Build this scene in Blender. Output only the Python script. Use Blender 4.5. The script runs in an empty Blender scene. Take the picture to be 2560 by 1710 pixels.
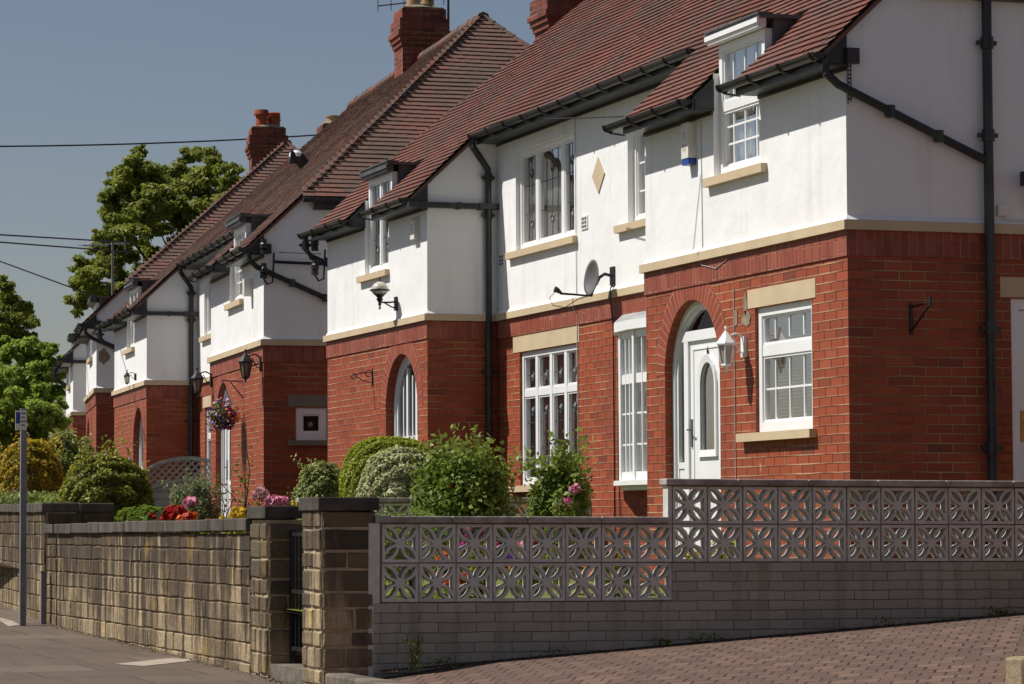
import bpy, math, random
import numpy as np
from mathutils import Vector, Matrix
from mathutils.geometry import tessellate_polygon

SC = bpy.context.scene
COL = SC.collection
R = math.radians

# ------------------------------------------------------------------ camera, sky, sun, exposure
EYE = Vector((0.0, 0.0, 1.5))
F_PX, YAW, PITCH, ROLL = 7591.6, .32971156, .05941669, -.00440312
_fwd = Vector((math.sin(YAW) * math.cos(PITCH), math.cos(YAW) * math.cos(PITCH), math.sin(PITCH)))
_r = Vector((math.cos(YAW), -math.sin(YAW), 0))
_u = _r.cross(_fwd)
_r2 = _r * math.cos(ROLL) + _u * math.sin(ROLL)
_u2 = _u * math.cos(ROLL) - _r * math.sin(ROLL)
cam = bpy.data.cameras.new('camera')
camo = bpy.data.objects.new('camera', cam)
COL.objects.link(camo)
cam.sensor_width = 36.0
cam.lens = F_PX / 2560 * 36
cam.clip_start = .5
cam.clip_end = 3000
m3 = Matrix((_r2, _u2, -_fwd)).transposed()
camo.matrix_world = Matrix.Translation(EYE) @ m3.to_4x4()
SC.camera = camo

SUN = Vector((-1, .42, 1.5)).normalized()
world = bpy.data.worlds.new('World')
SC.world = world
world.use_nodes = True
wn = world.node_tree
sky = wn.nodes.new('ShaderNodeTexSky')
sky.sky_type = 'NISHITA'
sky.sun_disc = False
sky.sun_elevation = math.asin(SUN.z)
sky.sun_rotation = math.atan2(SUN.x, SUN.y)
sky.air_density = 1.0
sky.dust_density = .8
sky.ozone_density = 2.5
wn.nodes['Background'].inputs[1].default_value = .05
tw = wn.nodes.new('ShaderNodeMix')
tw.data_type = 'RGBA'
tw.blend_type = 'MULTIPLY'
tw.inputs[0].default_value = 1.0
tw.inputs[7].default_value = (1.2, 1.06, 1.03, 1)      # thin summer haze, a little warmer than clear air
wn.links.new(sky.outputs[0], tw.inputs[6])
wn.links.new(tw.outputs[2], wn.nodes['Background'].inputs[0])
sl = bpy.data.lights.new('sun', 'SUN')
sl.energy = 4.75
sl.angle = R(.5)
sl.color = (1, .965, .91)
so = bpy.data.objects.new('sun', sl)
COL.objects.link(so)
so.rotation_euler = SUN.to_track_quat('Z', 'Y').to_euler()
so.location = (-20, 20, 30)
SC.view_settings.view_transform = 'Standard'
SC.view_settings.look = 'None'
SC.view_settings.exposure = .23
SC.view_settings.gamma = 1.0


def at(dx, dy, Y=None, X=None):
    """a spot of the place, measured off the photograph at a chosen distance"""
    px, py = dx * 2560 / 2347, dy * 2560 / 2347
    d = _fwd + _r2 * ((px - 1280) / F_PX) + _u2 * (-(py - 855) / F_PX)
    t = (Y / d.y) if Y is not None else (X / d.x)
    return EYE + d * t


# ------------------------------------------------------------------ node helpers
class NT:
    def __init__(s, name):
        s.m = bpy.data.materials.new(name)
        s.m.use_nodes = True
        s.t = s.m.node_tree
        s.b = s.t.nodes['Principled BSDF']
        s.out = s.t.nodes['Material Output']

    def n(s, typ, **kw):
        x = s.t.nodes.new(typ)
        for k, v in kw.items():
            setattr(x, k, v)
        return x

    def set(s, sock, v):
        if isinstance(v, bpy.types.NodeSocket):
            s.t.links.new(v, sock)
        elif isinstance(v, (tuple, list)) and len(v) == 3 and sock.type == 'RGBA':
            sock.default_value = (*v, 1)
        else:
            sock.default_value = v

    def math(s, op, a, b=0.0, c=0.0):
        x = s.n('ShaderNodeMath', operation=op)
        for i, q in enumerate((a, b, c)):
            s.set(x.inputs[i], q)
        return x.outputs[0]

    def mix(s, f, a, b, mode='MIX'):
        x = s.n('ShaderNodeMix', data_type='RGBA', blend_type=mode)
        s.set(x.inputs[0], f)
        s.set(x.inputs[6], a)
        s.set(x.inputs[7], b)
        return x.outputs[2]

    def ramp(s, f, pts):
        x = s.n('ShaderNodeValToRGB')
        e = x.color_ramp.elements
        while len(e) < len(pts):
            e.new(.5)
        for i, (p, c) in enumerate(pts):
            e[i].position = p
            e[i].color = (*c, 1) if len(c) == 3 else c
        s.set(x.inputs[0], f)
        return x.outputs[0]

    def noise(s, vec, scale, detail=3, rough=.5, out=0):
        x = s.n('ShaderNodeTexNoise')
        s.set(x.inputs['Vector'], vec)
        x.inputs['Scale'].default_value = scale
        x.inputs['Detail'].default_value = detail
        x.inputs['Roughness'].default_value = rough
        return x.outputs[out]

    def maprange(s, v, a, b, c=0., d=1.):
        x = s.n('ShaderNodeMapRange')
        s.set(x.inputs[0], v)
        for i, q in enumerate((a, b, c, d)):
            s.set(x.inputs[i + 1], q)
        return x.outputs[0]

    def xyz(s, a, b, c=0.):
        x = s.n('ShaderNodeCombineXYZ')
        for i, q in enumerate((a, b, c)):
            s.set(x.inputs[i], q)
        return x.outputs[0]

    def sep(s, v):
        x = s.n('ShaderNodeSeparateXYZ')
        s.set(x.inputs[0], v)
        return x.outputs

    def vscale(s, v, k):
        x = s.n('ShaderNodeVectorMath', operation='MULTIPLY')
        s.set(x.inputs[0], v)
        x.inputs[1].default_value = k
        return x.outputs[0]

    def obj(s):
        return s.n('ShaderNodeTexCoord').outputs['Object']

    def uv(s):
        return s.n('ShaderNodeTexCoord').outputs['UV']

    def attr(s, a='tint'):
        x = s.n('ShaderNodeAttribute', attribute_name=a)
        return x.outputs['Fac']

    def bump(s, h, strength=.5, dist=.01):
        x = s.n('ShaderNodeBump')
        x.inputs['Strength'].default_value = strength
        x.inputs['Distance'].default_value = dist
        s.set(x.inputs['Height'], h)
        s.t.links.new(x.outputs[0], s.b.inputs['Normal'])

    def fin(s, col=None, rough=.8, spec=.3, metal=0.):
        if col is not None:
            s.set(s.b.inputs['Base Color'], col)
        s.set(s.b.inputs['Roughness'], rough)
        s.b.inputs['Specular IOR Level'].default_value = spec
        s.b.inputs['Metallic'].default_value = metal
        return s.m


def brick_mat(name, bw, bh, mw, ramp, mortar, mortar2, swap=False, rough=.75, bump=.6, wob=.004, stain=None, rot=0, mvis=(.35, .62), spec=.3, vfac=1.0, eff=.8, vdark=None):
    t = NT(name)
    s = t.sep(t.uv())
    u, v = s[0], s[1]
    if rot:
        c, q = math.cos(rot), math.sin(rot)
        u2 = t.math('ADD', t.math('MULTIPLY', u, c), t.math('MULTIPLY', v, q))
        v2 = t.math('SUBTRACT', t.math('MULTIPLY', v, c), t.math('MULTIPLY', u, q))
        u, v = u2, v2
    if swap:
        u, v = v, u
    pv = t.xyz(u, v)
    nz = t.noise(pv, 6, 2, out=1)
    ns = t.sep(nz)
    u = t.math('ADD', u, t.math('MULTIPLY', t.math('SUBTRACT', ns[0], .5), wob * 3))
    v = t.math('ADD', v, t.math('MULTIPLY', t.math('SUBTRACT', ns[1], .5), wob * 3))
    vr = t.math('DIVIDE', v, bh)
    row = t.math('FLOOR', vr)
    off = t.math('MULTIPLY', t.math('FRACT', t.math('MULTIPLY', row, .5)), 1.0)
    wn_ = t.n('ShaderNodeTexWhiteNoise', noise_dimensions='1D')
    t.set(wn_.inputs['W'], row)
    off = t.math('ADD', off, t.math('MULTIPLY', wn_.outputs['Value'], .12))
    ur = t.math('ADD', t.math('DIVIDE', u, bw), off)
    colm = t.math('FLOOR', ur)
    fx = t.math('FRACT', ur)
    fy = t.math('FRACT', vr)
    ex = t.math('MULTIPLY', t.math('MINIMUM', fx, t.math('SUBTRACT', 1, fx)), bw * vfac)
    ey = t.math('MULTIPLY', t.math('MINIMUM', fy, t.math('SUBTRACT', 1, fy)), bh)
    e = t.math('MINIMUM', ex, ey)
    joint = t.maprange(e, mw * .5, mw * 1.1, 1, 0)
    w2 = t.n('ShaderNodeTexWhiteNoise', noise_dimensions='2D')
    t.set(w2.inputs['Vector'], t.xyz(colm, row))
    bc = t.ramp(w2.outputs['Value'], ramp)
    big = t.noise(pv, .9, 4)
    fine = t.noise(pv, 60, 4, .65)
    bc = t.mix(t.maprange(fine, .25, .75, 0, .35), bc, (.02, .008, .006), 'MIX')
    bc = t.mix(t.maprange(big, .4, .72, 0, .5), bc, ramp[0][1], 'MIX')
    mfac = t.maprange(t.noise(pv, 1.6, 3), mvis[0], mvis[1], 0, 1)
    hor = t.math('LESS_THAN', ey, ex)
    mfac = t.math('MULTIPLY', mfac, t.math('ADD', .8, t.math('MULTIPLY', hor, .2)))
    mc = t.mix(mfac, mortar2, mortar)
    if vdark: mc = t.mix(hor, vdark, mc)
    c = t.mix(joint, bc, mc)
    # pale efflorescence specks and streaks
    sp = t.maprange(t.noise(t.vscale(pv, (1, .35, 1)), 9, 2), .73, .78, 0, .5)
    c = t.mix(t.math('MULTIPLY', sp, eff), c, tuple(min(1, q * 1.2 + .05) for q in mortar))
    if stain:
        st = t.maprange(t.noise(t.vscale(pv, (5, .5, 1)), 1.2, 4), .5, .75, 0, .75)
        c = t.mix(st, c, stain)
    h = t.math('SUBTRACT', t.math('MULTIPLY', fine, .25), joint)
    h = t.math('ADD', h, t.math('MULTIPLY', w2.outputs['Value'], .35))
    t.bump(h, bump, .008)
    return t.fin(c, rough, spec)


def plain(name, col, rough=.6, spec=.4, metal=0., var=.12, scale=8, bump=.1, dirt=None, dirtamt=.4, stretch=(1, 1, 1)):
    t = NT(name)
    o = t.vscale(t.obj(), stretch)
    n1 = t.noise(o, scale, 4)
    c = t.mix(t.maprange(n1, .3, .7, 0, 1), tuple(q * (1 - var) for q in col), tuple(min(1, q * (1 + var)) for q in col))
    if dirt:
        c = t.mix(t.maprange(t.noise(o, scale * .35, 5, .65), .48, .72, 0, dirtamt), c, dirt)
    if bump:
        t.bump(t.noise(o, scale * 6, 4, .6), bump, .01)
    return t.fin(c, rough, spec, metal)


M = {}
M['brick'] = brick_mat('red_brick', .238, .0793, .0066,
                       [(0, (0.21, 0.055, 0.0302)), (.06, (0.304, 0.068, 0.0286)), (.3, (0.347, 0.074, 0.0286)), (.65, (0.378, 0.08, 0.0302)), (.9, (0.404, 0.089, 0.0344)), (1, (0.441, 0.105, 0.042))],
                       (0.493, 0.34, 0.185), (0.21, 0.07, 0.0378), rough=.65, wob=.0028, mvis=(.36, .66), bump=1.0)
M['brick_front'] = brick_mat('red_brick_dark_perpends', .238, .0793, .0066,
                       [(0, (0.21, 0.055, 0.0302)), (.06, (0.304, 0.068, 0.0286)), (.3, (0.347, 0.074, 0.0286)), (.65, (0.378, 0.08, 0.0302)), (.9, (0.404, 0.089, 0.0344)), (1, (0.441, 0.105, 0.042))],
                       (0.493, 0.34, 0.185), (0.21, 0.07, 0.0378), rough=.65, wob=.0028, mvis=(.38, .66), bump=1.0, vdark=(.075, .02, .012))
M['soldier'] = brick_mat('red_brick_soldier_course', .24, .0793, .0065,
                         [(0, (.22, .055, .036)), (.3, (.3, .064, .036)), (.8, (.35, .075, .042)), (1, (.4, .11, .07))],
                         (.42, .25, .16), (.13, .035, .022), swap=True, rough=.6, wob=.002)
M['sooty_brick'] = brick_mat('sooty_chimney_brick', .238, .0793, .007,
                       [(0, (.1, .035, .025)), (.3, (.21, .05, .032)), (.7, (.27, .06, .035)), (1, (.33, .08, .045))],
                       (.3, .22, .16), (.1, .045, .035), rough=.8, wob=.003, stain=(.07, .035, .028))
M['voussoir'] = brick_mat('arch_brick', .5, .078, .006,
                          [(0, (.28, .056, .03)), (.5, (.34, .068, .034)), (1, (.4, .085, .043))],
                          (.55, .38, .24), (.3, .13, .08), rough=.6, wob=.001, bump=1.0)
M['concrete_brick'] = brick_mat('grey_concrete_brick', .3, .075, .004,
                                [(0, (.36, .35, .295)), (.4, (.41, .4, .335)), (1, (.47, .455, .39))],
                                (.17, .16, .135), (.12, .11, .09), rough=.95, wob=.006, stain=(.2, .19, .15), spec=.1)
M['paving'] = brick_mat('block_paving', .155, .225, .01,
                        [(0, (.115, .077, .063)), (.3, (.145, .092, .073)), (.7, (.17, .105, .082)), (1, (.205, .132, .102))],
                        (.12, .095, .055), (.045, .03, .022), rough=.9, wob=.006, rot=R(-30), bump=1.0, spec=.15, stain=(.1, .07, .055), eff=.35)
M['slab'] = brick_mat('pavement_flags', 1.3, .85, .01,
                      [(0, (.13, .098, .073)), (.5, (.15, .114, .086)), (1, (.19, .15, .115))],
                      (.05, .04, .033), (.045, .036, .03), rough=.9, wob=.006, rot=R(2), bump=.5, stain=(.085, .066, .052), spec=.15)


def m_render():
    t = NT('white_painted_render')
    o = t.obj()
    n = t.noise(o, 1.3, 5, .6)
    c = t.mix(t.maprange(n, .35, .75, 0, 1), (.83, .825, .81), (.77, .76, .74))
    st = t.maprange(t.noise(t.vscale(o, (4, 4, .35)), 1.1, 5, .6), .54, .8, 0, .45)
    c = t.mix(st, c, (.5, .47, .43))
    h = t.math('ADD', t.math('MULTIPLY', t.noise(o, 2.2, 3), 1.5), t.math('MULTIPLY', t.noise(o, 70, 4, .7), .18))
    t.bump(h, .8, .014)
    return t.fin(c, .85, .2)


def m_pebble():
    t = NT('beige_pebble_dash')
    o = t.obj()
    n = t.noise(o, 50, 3, .7)
    c = t.mix(t.maprange(n, .35, .65, 0, 1), (.5, .43, .37), (.72, .64, .56))
    t.bump(n, .7, .02)
    return t.fin(c, .95, .1)


def m_tile(name, cols, soot, sootamt):
    t = NT(name)
    a = t.attr()
    o = t.obj()
    c = t.ramp(a, cols)
    n = t.noise(o, 1.3, 6, .68)
    s = t.maprange(n, .42, .6, 0, sootamt)
    c = t.mix(s, c, soot)
    n2 = t.noise(o, 22, 4, .6)
    c = t.mix(t.maprange(n2, .55, .75, 0, .45), c, soot)
    lich = t.maprange(t.noise(o, 34, 3, .6), .7, .76, 0, .35)
    c = t.mix(lich, c, (.4, .36, .3))
    t.bump(n2, .3, .006)
    return t.fin(c, .85, .2)


M['render'] = m_render()
M['pebble'] = m_pebble()
M['tile'] = m_tile('red_clay_tile', [(0, (0.103, 0.0464, 0.0361)), (.3, (0.151, 0.0626, 0.0466)), (.65, (0.172, 0.0684, 0.0504)), (.88, (0.2, 0.0692, 0.0459)), (1, (0.241, 0.0736, 0.0451))], (0.0963, 0.0662, 0.0541), .75)
M['tile_old'] = m_tile('weathered_clay_tile', [(0, (0.099, 0.0612, 0.049)), (.35, (0.157, 0.0856, 0.0659)), (.7, (0.189, 0.0874, 0.0641)), (.9, (0.23, 0.0856, 0.0579)), (1, (0.271, 0.0874, 0.0552))], (0.116, 0.0874, 0.0712), .85)
M['stonepaint'] = plain('cream_painted_stone', (.56, .44, .28), .7, .3, var=.07, scale=3, bump=.15, dirt=(.4, .32, .22), dirtamt=.3)
M['stonepaint_old'] = plain('bare_stone_trim', (.22, .19, .15), .8, .2, var=.12, scale=5, bump=.2, dirt=(.2, .17, .13))
M['white'] = plain('white_gloss_paint', (.82, .82, .81), .35, .5, var=.03, scale=3, bump=.05, dirt=(.6, .58, .55), dirtamt=.18)
M['black'] = plain('black_gutter_paint', (.018, .018, .02), .38, .5, var=.3, scale=6, bump=.12, dirt=(.07, .07, .05), dirtamt=.55)
M['blackmoss'] = plain('mossy_gutter', (.03, .032, .026), .5, .4, var=.3, scale=5, bump=.2, dirt=(.13, .14, .05), dirtamt=.7)
M['bowlead'] = plain('old_grey_lead', (.3, .3, .3), .55, .4, var=.25, scale=9, bump=.25, dirt=(.5, .5, .49), dirtamt=.5, stretch=(1, 1, .3))
M['lead'] = plain('lead_sheet', (.075, .075, .08), .55, .4, var=.3, scale=7, bump=.15, dirt=(.2, .19, .18))
M['leadpale'] = plain('pale_lead_sheet', (.42, .42, .42), .55, .4, var=.2, scale=9, bump=.2, dirt=(.62, .62, .6), dirtamt=.6)
M['mortar'] = plain('lime_mortar', (.27, .215, .15), .95, .1, var=.25, scale=12, bump=.4, dirt=(.16, .14, .11), dirtamt=.6)
M['terracotta'] = plain('terracotta', (.33, .085, .042), .8, .2, var=.2, scale=8, bump=.15, dirt=(.09, .04, .03), dirtamt=.5)
M['buffpot'] = plain('buff_clay_pot', (.42, .29, .14), .8, .2, var=.15, scale=8, bump=.15, dirt=(.14, .1, .07), dirtamt=.5)
M['curtain'] = plain('net_curtain', (.62, .6, .57), .9, .1, var=.25, scale=22, bump=0, stretch=(1, 1, .04))
M['net'] = plain('white_net_curtain', (.78, .77, .75), .9, .1, var=.12, scale=22, bump=0, stretch=(1, 1, .04))
M['bowcurtain'] = plain('grey_lace_curtain', (.27, .26, .24), .9, .1, var=.3, scale=14, bump=0, stretch=(1, 1, .1))
M['drape'] = plain('grey_brown_drape', (.3, .27, .25), .9, .1, var=.2, scale=10, bump=0, stretch=(1, 1, .1))
M['blind'] = plain('slatted_blind', (.3, .29, .275), .7, .2, var=.05, bump=0)
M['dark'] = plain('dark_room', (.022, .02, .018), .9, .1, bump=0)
M['bullseye'] = plain('bullseye_glass', (.25, .25, .25), .12, .8, bump=0)
M['came'] = plain('lead_came', (.05, .05, .05), .5, .5, bump=0)
M['whiteplastic'] = plain('off_white_plastic', (.7, .68, .6), .45, .4, var=.06, bump=0, dirt=(.5, .45, .35), dirtamt=.25)
M['blue'] = plain('blue_plastic', (.02, .05, .28), .4, .4, bump=0)
M['red'] = plain('faded_red_print', (.5, .09, .09), .6, .3, bump=0)
M['redprint'] = plain('faded_pink_print', (.62, .36, .34), .6, .3, bump=0)
M['dishgrey'] = plain('grey_dish_metal', (.12, .117, .113), .5, .4, var=.08, bump=0)
M['iron'] = plain('black_iron', (.012, .012, .013), .45, .5, bump=.1, dirt=(.06, .03, .02), dirtamt=.3)
M['brass'] = plain('brass', (.55, .4, .16), .35, .5, metal=.8, bump=0)
M['steel'] = plain('painted_grey_steel', (.18, .18, .19), .45, .5, var=.1, bump=.05, dirt=(.1, .09, .09))
M['greywood'] = plain('grey_green_painted_wood', (.27, .285, .25), .8, .2, var=.14, scale=10, bump=.2)
M['concrete'] = plain('weathered_concrete', (.57, .555, .51), .95, .1, var=.12, scale=9, bump=.3, dirt=(.3, .27, .245), dirtamt=.55)
M['coping'] = plain('concrete_coping', (.36, .33, .3), .95, .1, var=.2, scale=12, bump=.5, dirt=(.09, .08, .07), dirtamt=.7)
M['darkcoping'] = plain('sooty_stone_coping', (.105, .092, .078), .95, .1, var=.3, scale=7, bump=.45, dirt=(.035, .032, .028), dirtamt=.85, stretch=(1, 1, .4))
M['capstone'] = plain('black_sooty_cap_stone', (.075, .066, .056), .95, .1, var=.3, scale=7, bump=.45, dirt=(.03, .027, .024), dirtamt=.8)
M['oldkerb'] = plain('worn_stone_kerb', (.17, .145, .115), .95, .1, var=.25, scale=8, bump=.5, dirt=(.07, .06, .045), dirtamt=.8)
M['soil'] = plain('garden_soil', (.05, .035, .025), 1, .05, var=.4, scale=14, bump=.8)
M['bark'] = plain('bark', (.07, .05, .035), .95, .1, var=.4, scale=12, bump=.8)
M['wire'] = plain('black_wire', (.02, .02, .022), .5, .3, bump=0)
M['lawn'] = plain('lawn_green', (.13, .16, .035), .95, .1, var=.35, scale=30, bump=.8, dirt=(.2, .17, .06), dirtamt=.5)
M['twig'] = plain('green_stem', (.07, .1, .03), .8, .2, bump=0)


M['piermortar'] = plain('pale_pier_mortar', (.42, .33, .22), .95, .1, var=.25, scale=10, bump=.4, dirt=(.2, .16, .12), dirtamt=.5)


def m_stone(name='sooty_sandstone', soot=.9, blot=.75):
    t = NT(name)
    a = t.attr()
    o = t.obj()
    c = t.ramp(a, [(0, (.13, .1, .07)), (.3, (.25, .19, .12)), (.6, (.35, .27, .165)), (.85, (.43, .33, .2)), (1, (.46, .34, .16))])
    # long black water streaks running down from the coping, old dirt of its own shape
    st = t.noise(t.vscale(o, (4, 6.5, .5)), 1.0, 4, .6)
    z = t.sep(o)[2]
    thr = t.maprange(z, .5, 1.35, .55, .37)
    k = t.maprange(t.math('SUBTRACT', st, thr), -.03, .06, 0, soot)
    c = t.mix(k, c, (.04, .033, .027))
    bl = t.maprange(t.noise(o, 1.3, 5, .65), .45, .6, 0, blot)
    c = t.mix(bl, c, (.11, .08, .052))
    oc = t.maprange(t.noise(t.vscale(o, (1, 1, 1.6)), 2.1, 3), .58, .7, 0, .5)
    c = t.mix(oc, c, (.3, .19, .06))
    f = t.noise(o, 45, 5, .7)
    c = t.mix(t.maprange(f, .5, .8, 0, .55), c, (.1, .08, .055))
    t.bump(t.math('ADD', t.noise(o, 14, 4), t.math('MULTIPLY', f, .5)), .7, .02)
    return t.fin(c, .95, .1)


M['stone'] = m_stone()
M['pierstone'] = m_stone('pier_sandstone', .72, .6)


def m_glass():
    t = NT('window_glass')
    fr = t.n('ShaderNodeFresnel')
    fr.inputs[0].default_value = 1.5
    g = t.n('ShaderNodeBsdfGlossy')
    g.inputs['Roughness'].default_value = .02
    g.inputs['Color'].default_value = (.9, .92, .95, 1)
    tr = t.n('ShaderNodeBsdfTransparent')
    tr.inputs[0].default_value = (.82, .84, .83, 1)
    mx = t.n('ShaderNodeMixShader')
    t.t.links.new(t.math('MULTIPLY', fr.outputs[0], .6), mx.inputs[0])
    t.t.links.new(tr.outputs[0], mx.inputs[1])
    t.t.links.new(g.outputs[0], mx.inputs[2])
    bp = t.n('ShaderNodeBump')
    bp.inputs['Strength'].default_value = .12
    bp.inputs['Distance'].default_value = .02
    t.t.links.new(t.noise(t.obj(), 2.5, 2), bp.inputs['Height'])
    t.t.links.new(bp.outputs[0], g.inputs['Normal'])
    t.t.links.new(mx.outputs[0], t.out.inputs[0])
    return t.m


M['glass'] = m_glass()


def leafmat(name, pts, trans=.4, gloss=.06, tcol=(.16, .2, .02)):
    t = NT(name)
    a = t.attr()
    c = t.ramp(a, pts)
    t.set(t.b.inputs['Base Color'], c)
    t.b.inputs['Roughness'].default_value = .5
    t.b.inputs['Specular IOR Level'].default_value = .25
    tl = t.n('ShaderNodeBsdfTranslucent')
    t.set(tl.inputs[0], t.mix(.5, c, tcol))
    mx = t.n('ShaderNodeMixShader')
    mx.inputs[0].default_value = trans
    t.t.links.new(t.b.outputs[0], mx.inputs[1])
    t.t.links.new(tl.outputs[0], mx.inputs[2])
    t.t.links.new(mx.outputs[0], t.out.inputs[0])
    return t.m


M['leaf_oak'] = leafmat('oak_leaf', [(0, (0.111, 0.136, 0.0273)), (.5, (0.222, 0.259, 0.0475)), (1, (0.408, 0.393, 0.0815))], .48, tcol=(.26, .29, .03))
M['leaf_mid'] = leafmat('mid_green_leaf', [(0, (0.0811, 0.126, 0.0253)), (.5, (0.163, 0.232, 0.0421)), (1, (0.301, 0.358, 0.0737))])
M['leaf_fresh'] = leafmat('fresh_green_leaf', [(0, (.13, .2, .03)), (.5, (.24, .33, .05)), (1, (.36, .45, .09))], .55, tcol=(.36, .44, .05))
M['leaf_rose'] = leafmat('rose_leaf', [(0, (0.0423, 0.0845, 0.0203)), (.5, (0.101, 0.169, 0.0338)), (.88, (0.186, 0.254, 0.0507)), (1, (0.338, 0.203, 0.0507))])
M['leaf_lime'] = leafmat('lime_conifer_spray', [(0, (0.121, 0.161, 0.0161)), (.5, (0.282, 0.322, 0.0242)), (1, (0.484, 0.484, 0.0403))])
M['leaf_gold'] = leafmat('golden_conifer_spray', [(0, (0.152, 0.135, 0.0169)), (.5, (0.372, 0.27, 0.0254)), (1, (0.71, 0.439, 0.0338))])
M['leaf_olive'] = leafmat('olive_conifer_spray', [(0, (0.101, 0.0845, 0.0203)), (.3, (0.152, 0.152, 0.0254)), (.7, (0.27, 0.287, 0.0423)), (1, (0.473, 0.456, 0.0676))])
M['leaf_var'] = leafmat('variegated_leaf', [(0, (0.118, 0.152, 0.0507)), (.35, (0.338, 0.372, 0.169)), (1, (0.777, 0.76, 0.439))])
M['leaf_pale'] = leafmat('pale_green_leaf', [(0, (0.0845, 0.127, 0.0338)), (.5, (0.203, 0.254, 0.0676)), (1, (0.608, 0.608, 0.254))])
M['leaf_grey'] = leafmat('grey_green_leaf', [(0, (0.0845, 0.11, 0.0507)), (.5, (0.186, 0.22, 0.101)), (1, (0.338, 0.372, 0.203))])
M['leaf_fern'] = leafmat('fern_frond', [(0, (0.101, 0.169, 0.0254)), (1, (0.237, 0.338, 0.0507))])
for nm, c in (('pink', (.72, .22, .38)), ('palepink', (.78, .4, .46)), ('magenta', (.55, .03, .28)), ('redbloom', (.5, .008, .012)), ('orange', (.75, .13, .02)), ('yellow', (.75, .5, .03)), ('whitebloom', (.72, .7, .58)), ('lilac', (.5, .42, .62)), ('purple', (.16, .03, .28))):
    M[nm] = leafmat(nm + '_petal', [(0, tuple(q * .75 for q in c)), (1, tuple(min(1, q * 1.15) for q in c))], .25)


# ------------------------------------------------------------------ mesh helpers
class MB:
    def __init__(s):
        s.v, s.f, s.uv, s.t = [], [], [], []

    def add(s, vs, fs, t=.5, uvs=None):
        b = len(s.v)
        s.v += [tuple(p) for p in vs]
        for i, q in enumerate(fs):
            s.f.append([b + k for k in q])
            s.uv.append(uvs[i] if uvs else None)
            s.t.append(t)

    def quad(s, a, b, c, d, t=.5, uv=None):
        s.add((a, b, c, d), ((0, 1, 2, 3),), t, [uv] if uv else None)

    def box(s, x0, x1, y0, y1, z0, z1, t=.5):
        if x0 > x1: x0, x1 = x1, x0
        if y0 > y1: y0, y1 = y1, y0
        if z0 > z1: z0, z1 = z1, z0
        vs = [(x, y, z) for z in (z0, z1) for y in (y0, y1) for x in (x0, x1)]
        s.add(vs, ((0, 2, 3, 1), (4, 5, 7, 6), (0, 1, 5, 4), (2, 6, 7, 3), (0, 4, 6, 2), (1, 3, 7, 5)), t)

    def ubox(s, T, u0, u1, v0, v1, d0, d1, t=.5):
        a, b = T(u0, v0, d0), T(u1, v1, d1)
        s.box(a[0], b[0], a[1], b[1], a[2], b[2], t)

    def tube(s, pts, r, n=8, cap=True, t=.5):
        pts = [Vector(p) for p in pts]
        rr = r if isinstance(r, (list, tuple)) else [r] * len(pts)
        vs = []
        ref = Vector((0, 0, 1))
        for i, p in enumerate(pts):
            d = (pts[min(i + 1, len(pts) - 1)] - pts[max(i - 1, 0)]).normalized()
            if abs(d.dot(ref)) > .95:
                a = d.cross(Vector((0, 1, 0))).normalized()
            else:
                a = d.cross(ref).normalized()
            b = d.cross(a)
            for k in range(n):
                an = 2 * math.pi * k / n
                vs.append(p + (a * math.cos(an) + b * math.sin(an)) * rr[i])
        fs = []
        for i in range(len(pts) - 1):
            for k in range(n):
                k2 = (k + 1) % n
                fs.append((i * n + k, i * n + k2, (i + 1) * n + k2, (i + 1) * n + k))
        if cap:
            fs.append(tuple(range(n)))
            fs.append(tuple((len(pts) - 1) * n + k for k in range(n)))
        s.add(vs, fs, t)

    def lathe(s, c, prof, n=14, t=.5):
        vs = [(c[0] + r * math.cos(2 * math.pi * k / n), c[1] + r * math.sin(2 * math.pi * k / n), c[2] + z) for r, z in prof for k in range(n)]
        fs = [(i * n + k, i * n + (k + 1) % n, (i + 1) * n + (k + 1) % n, (i + 1) * n + k) for i in range(len(prof) - 1) for k in range(n)]
        s.add(vs, fs, t)

    def poly(s, loops, T, d=0.):
        flat = [p for L in loops for p in L]
        tr = tessellate_polygon([[Vector((p[0], p[1], 0)) for p in L] for L in loops])
        s.add([T(p[0], p[1], d) for p in flat], tr)

    def loopwall(s, loop, T, d0, d1, closed=True):
        n = len(loop)
        acc = 0
        for i in range(n if closed else n - 1):
            a, b = loop[i], loop[(i + 1) % n]
            L = math.hypot(a[0] - b[0], a[1] - b[1])
            s.quad(T(*a, d0), T(*b, d0), T(*b, d1), T(*a, d1), uv=((0, acc), (0, acc + L), (d1 - d0, acc + L), (d1 - d0, acc)))
            acc += L

    def build(s, name, mat, parent=None, smooth=False):
        me = bpy.data.meshes.new(name)
        me.from_pydata(s.v, [], s.f)
        me.update()
        uvl = me.uv_layers.new(name='UVMap')
        nl = len(me.loops)
        arr = np.zeros(nl * 2, 'f')
        for p in me.polygons:
            cu = s.uv[p.index]
            n = p.normal
            ax, ay, az = abs(n.x), abs(n.y), abs(n.z)
            for j, li in enumerate(p.loop_indices):
                if cu:
                    a, b = cu[j]
                else:
                    co = s.v[s.f[p.index][j]]
                    if az > .75: a, b = co[0], co[1]
                    elif ax >= ay: a, b = co[1], co[2]
                    else: a, b = co[0], co[2]
                arr[li * 2] = a
                arr[li * 2 + 1] = b
        uvl.data.foreach_set('uv', arr)
        at_ = me.attributes.new('tint', 'FLOAT', 'FACE')
        at_.data.foreach_set('value', np.array(s.t, 'f'))
        if smooth:
            me.polygons.foreach_set('use_smooth', np.ones(len(me.polygons), bool))
        me.materials.append(mat)
        o = bpy.data.objects.new(name, me)
        COL.objects.link(o)
        if parent is not None:
            o.parent = parent
        return o


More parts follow.
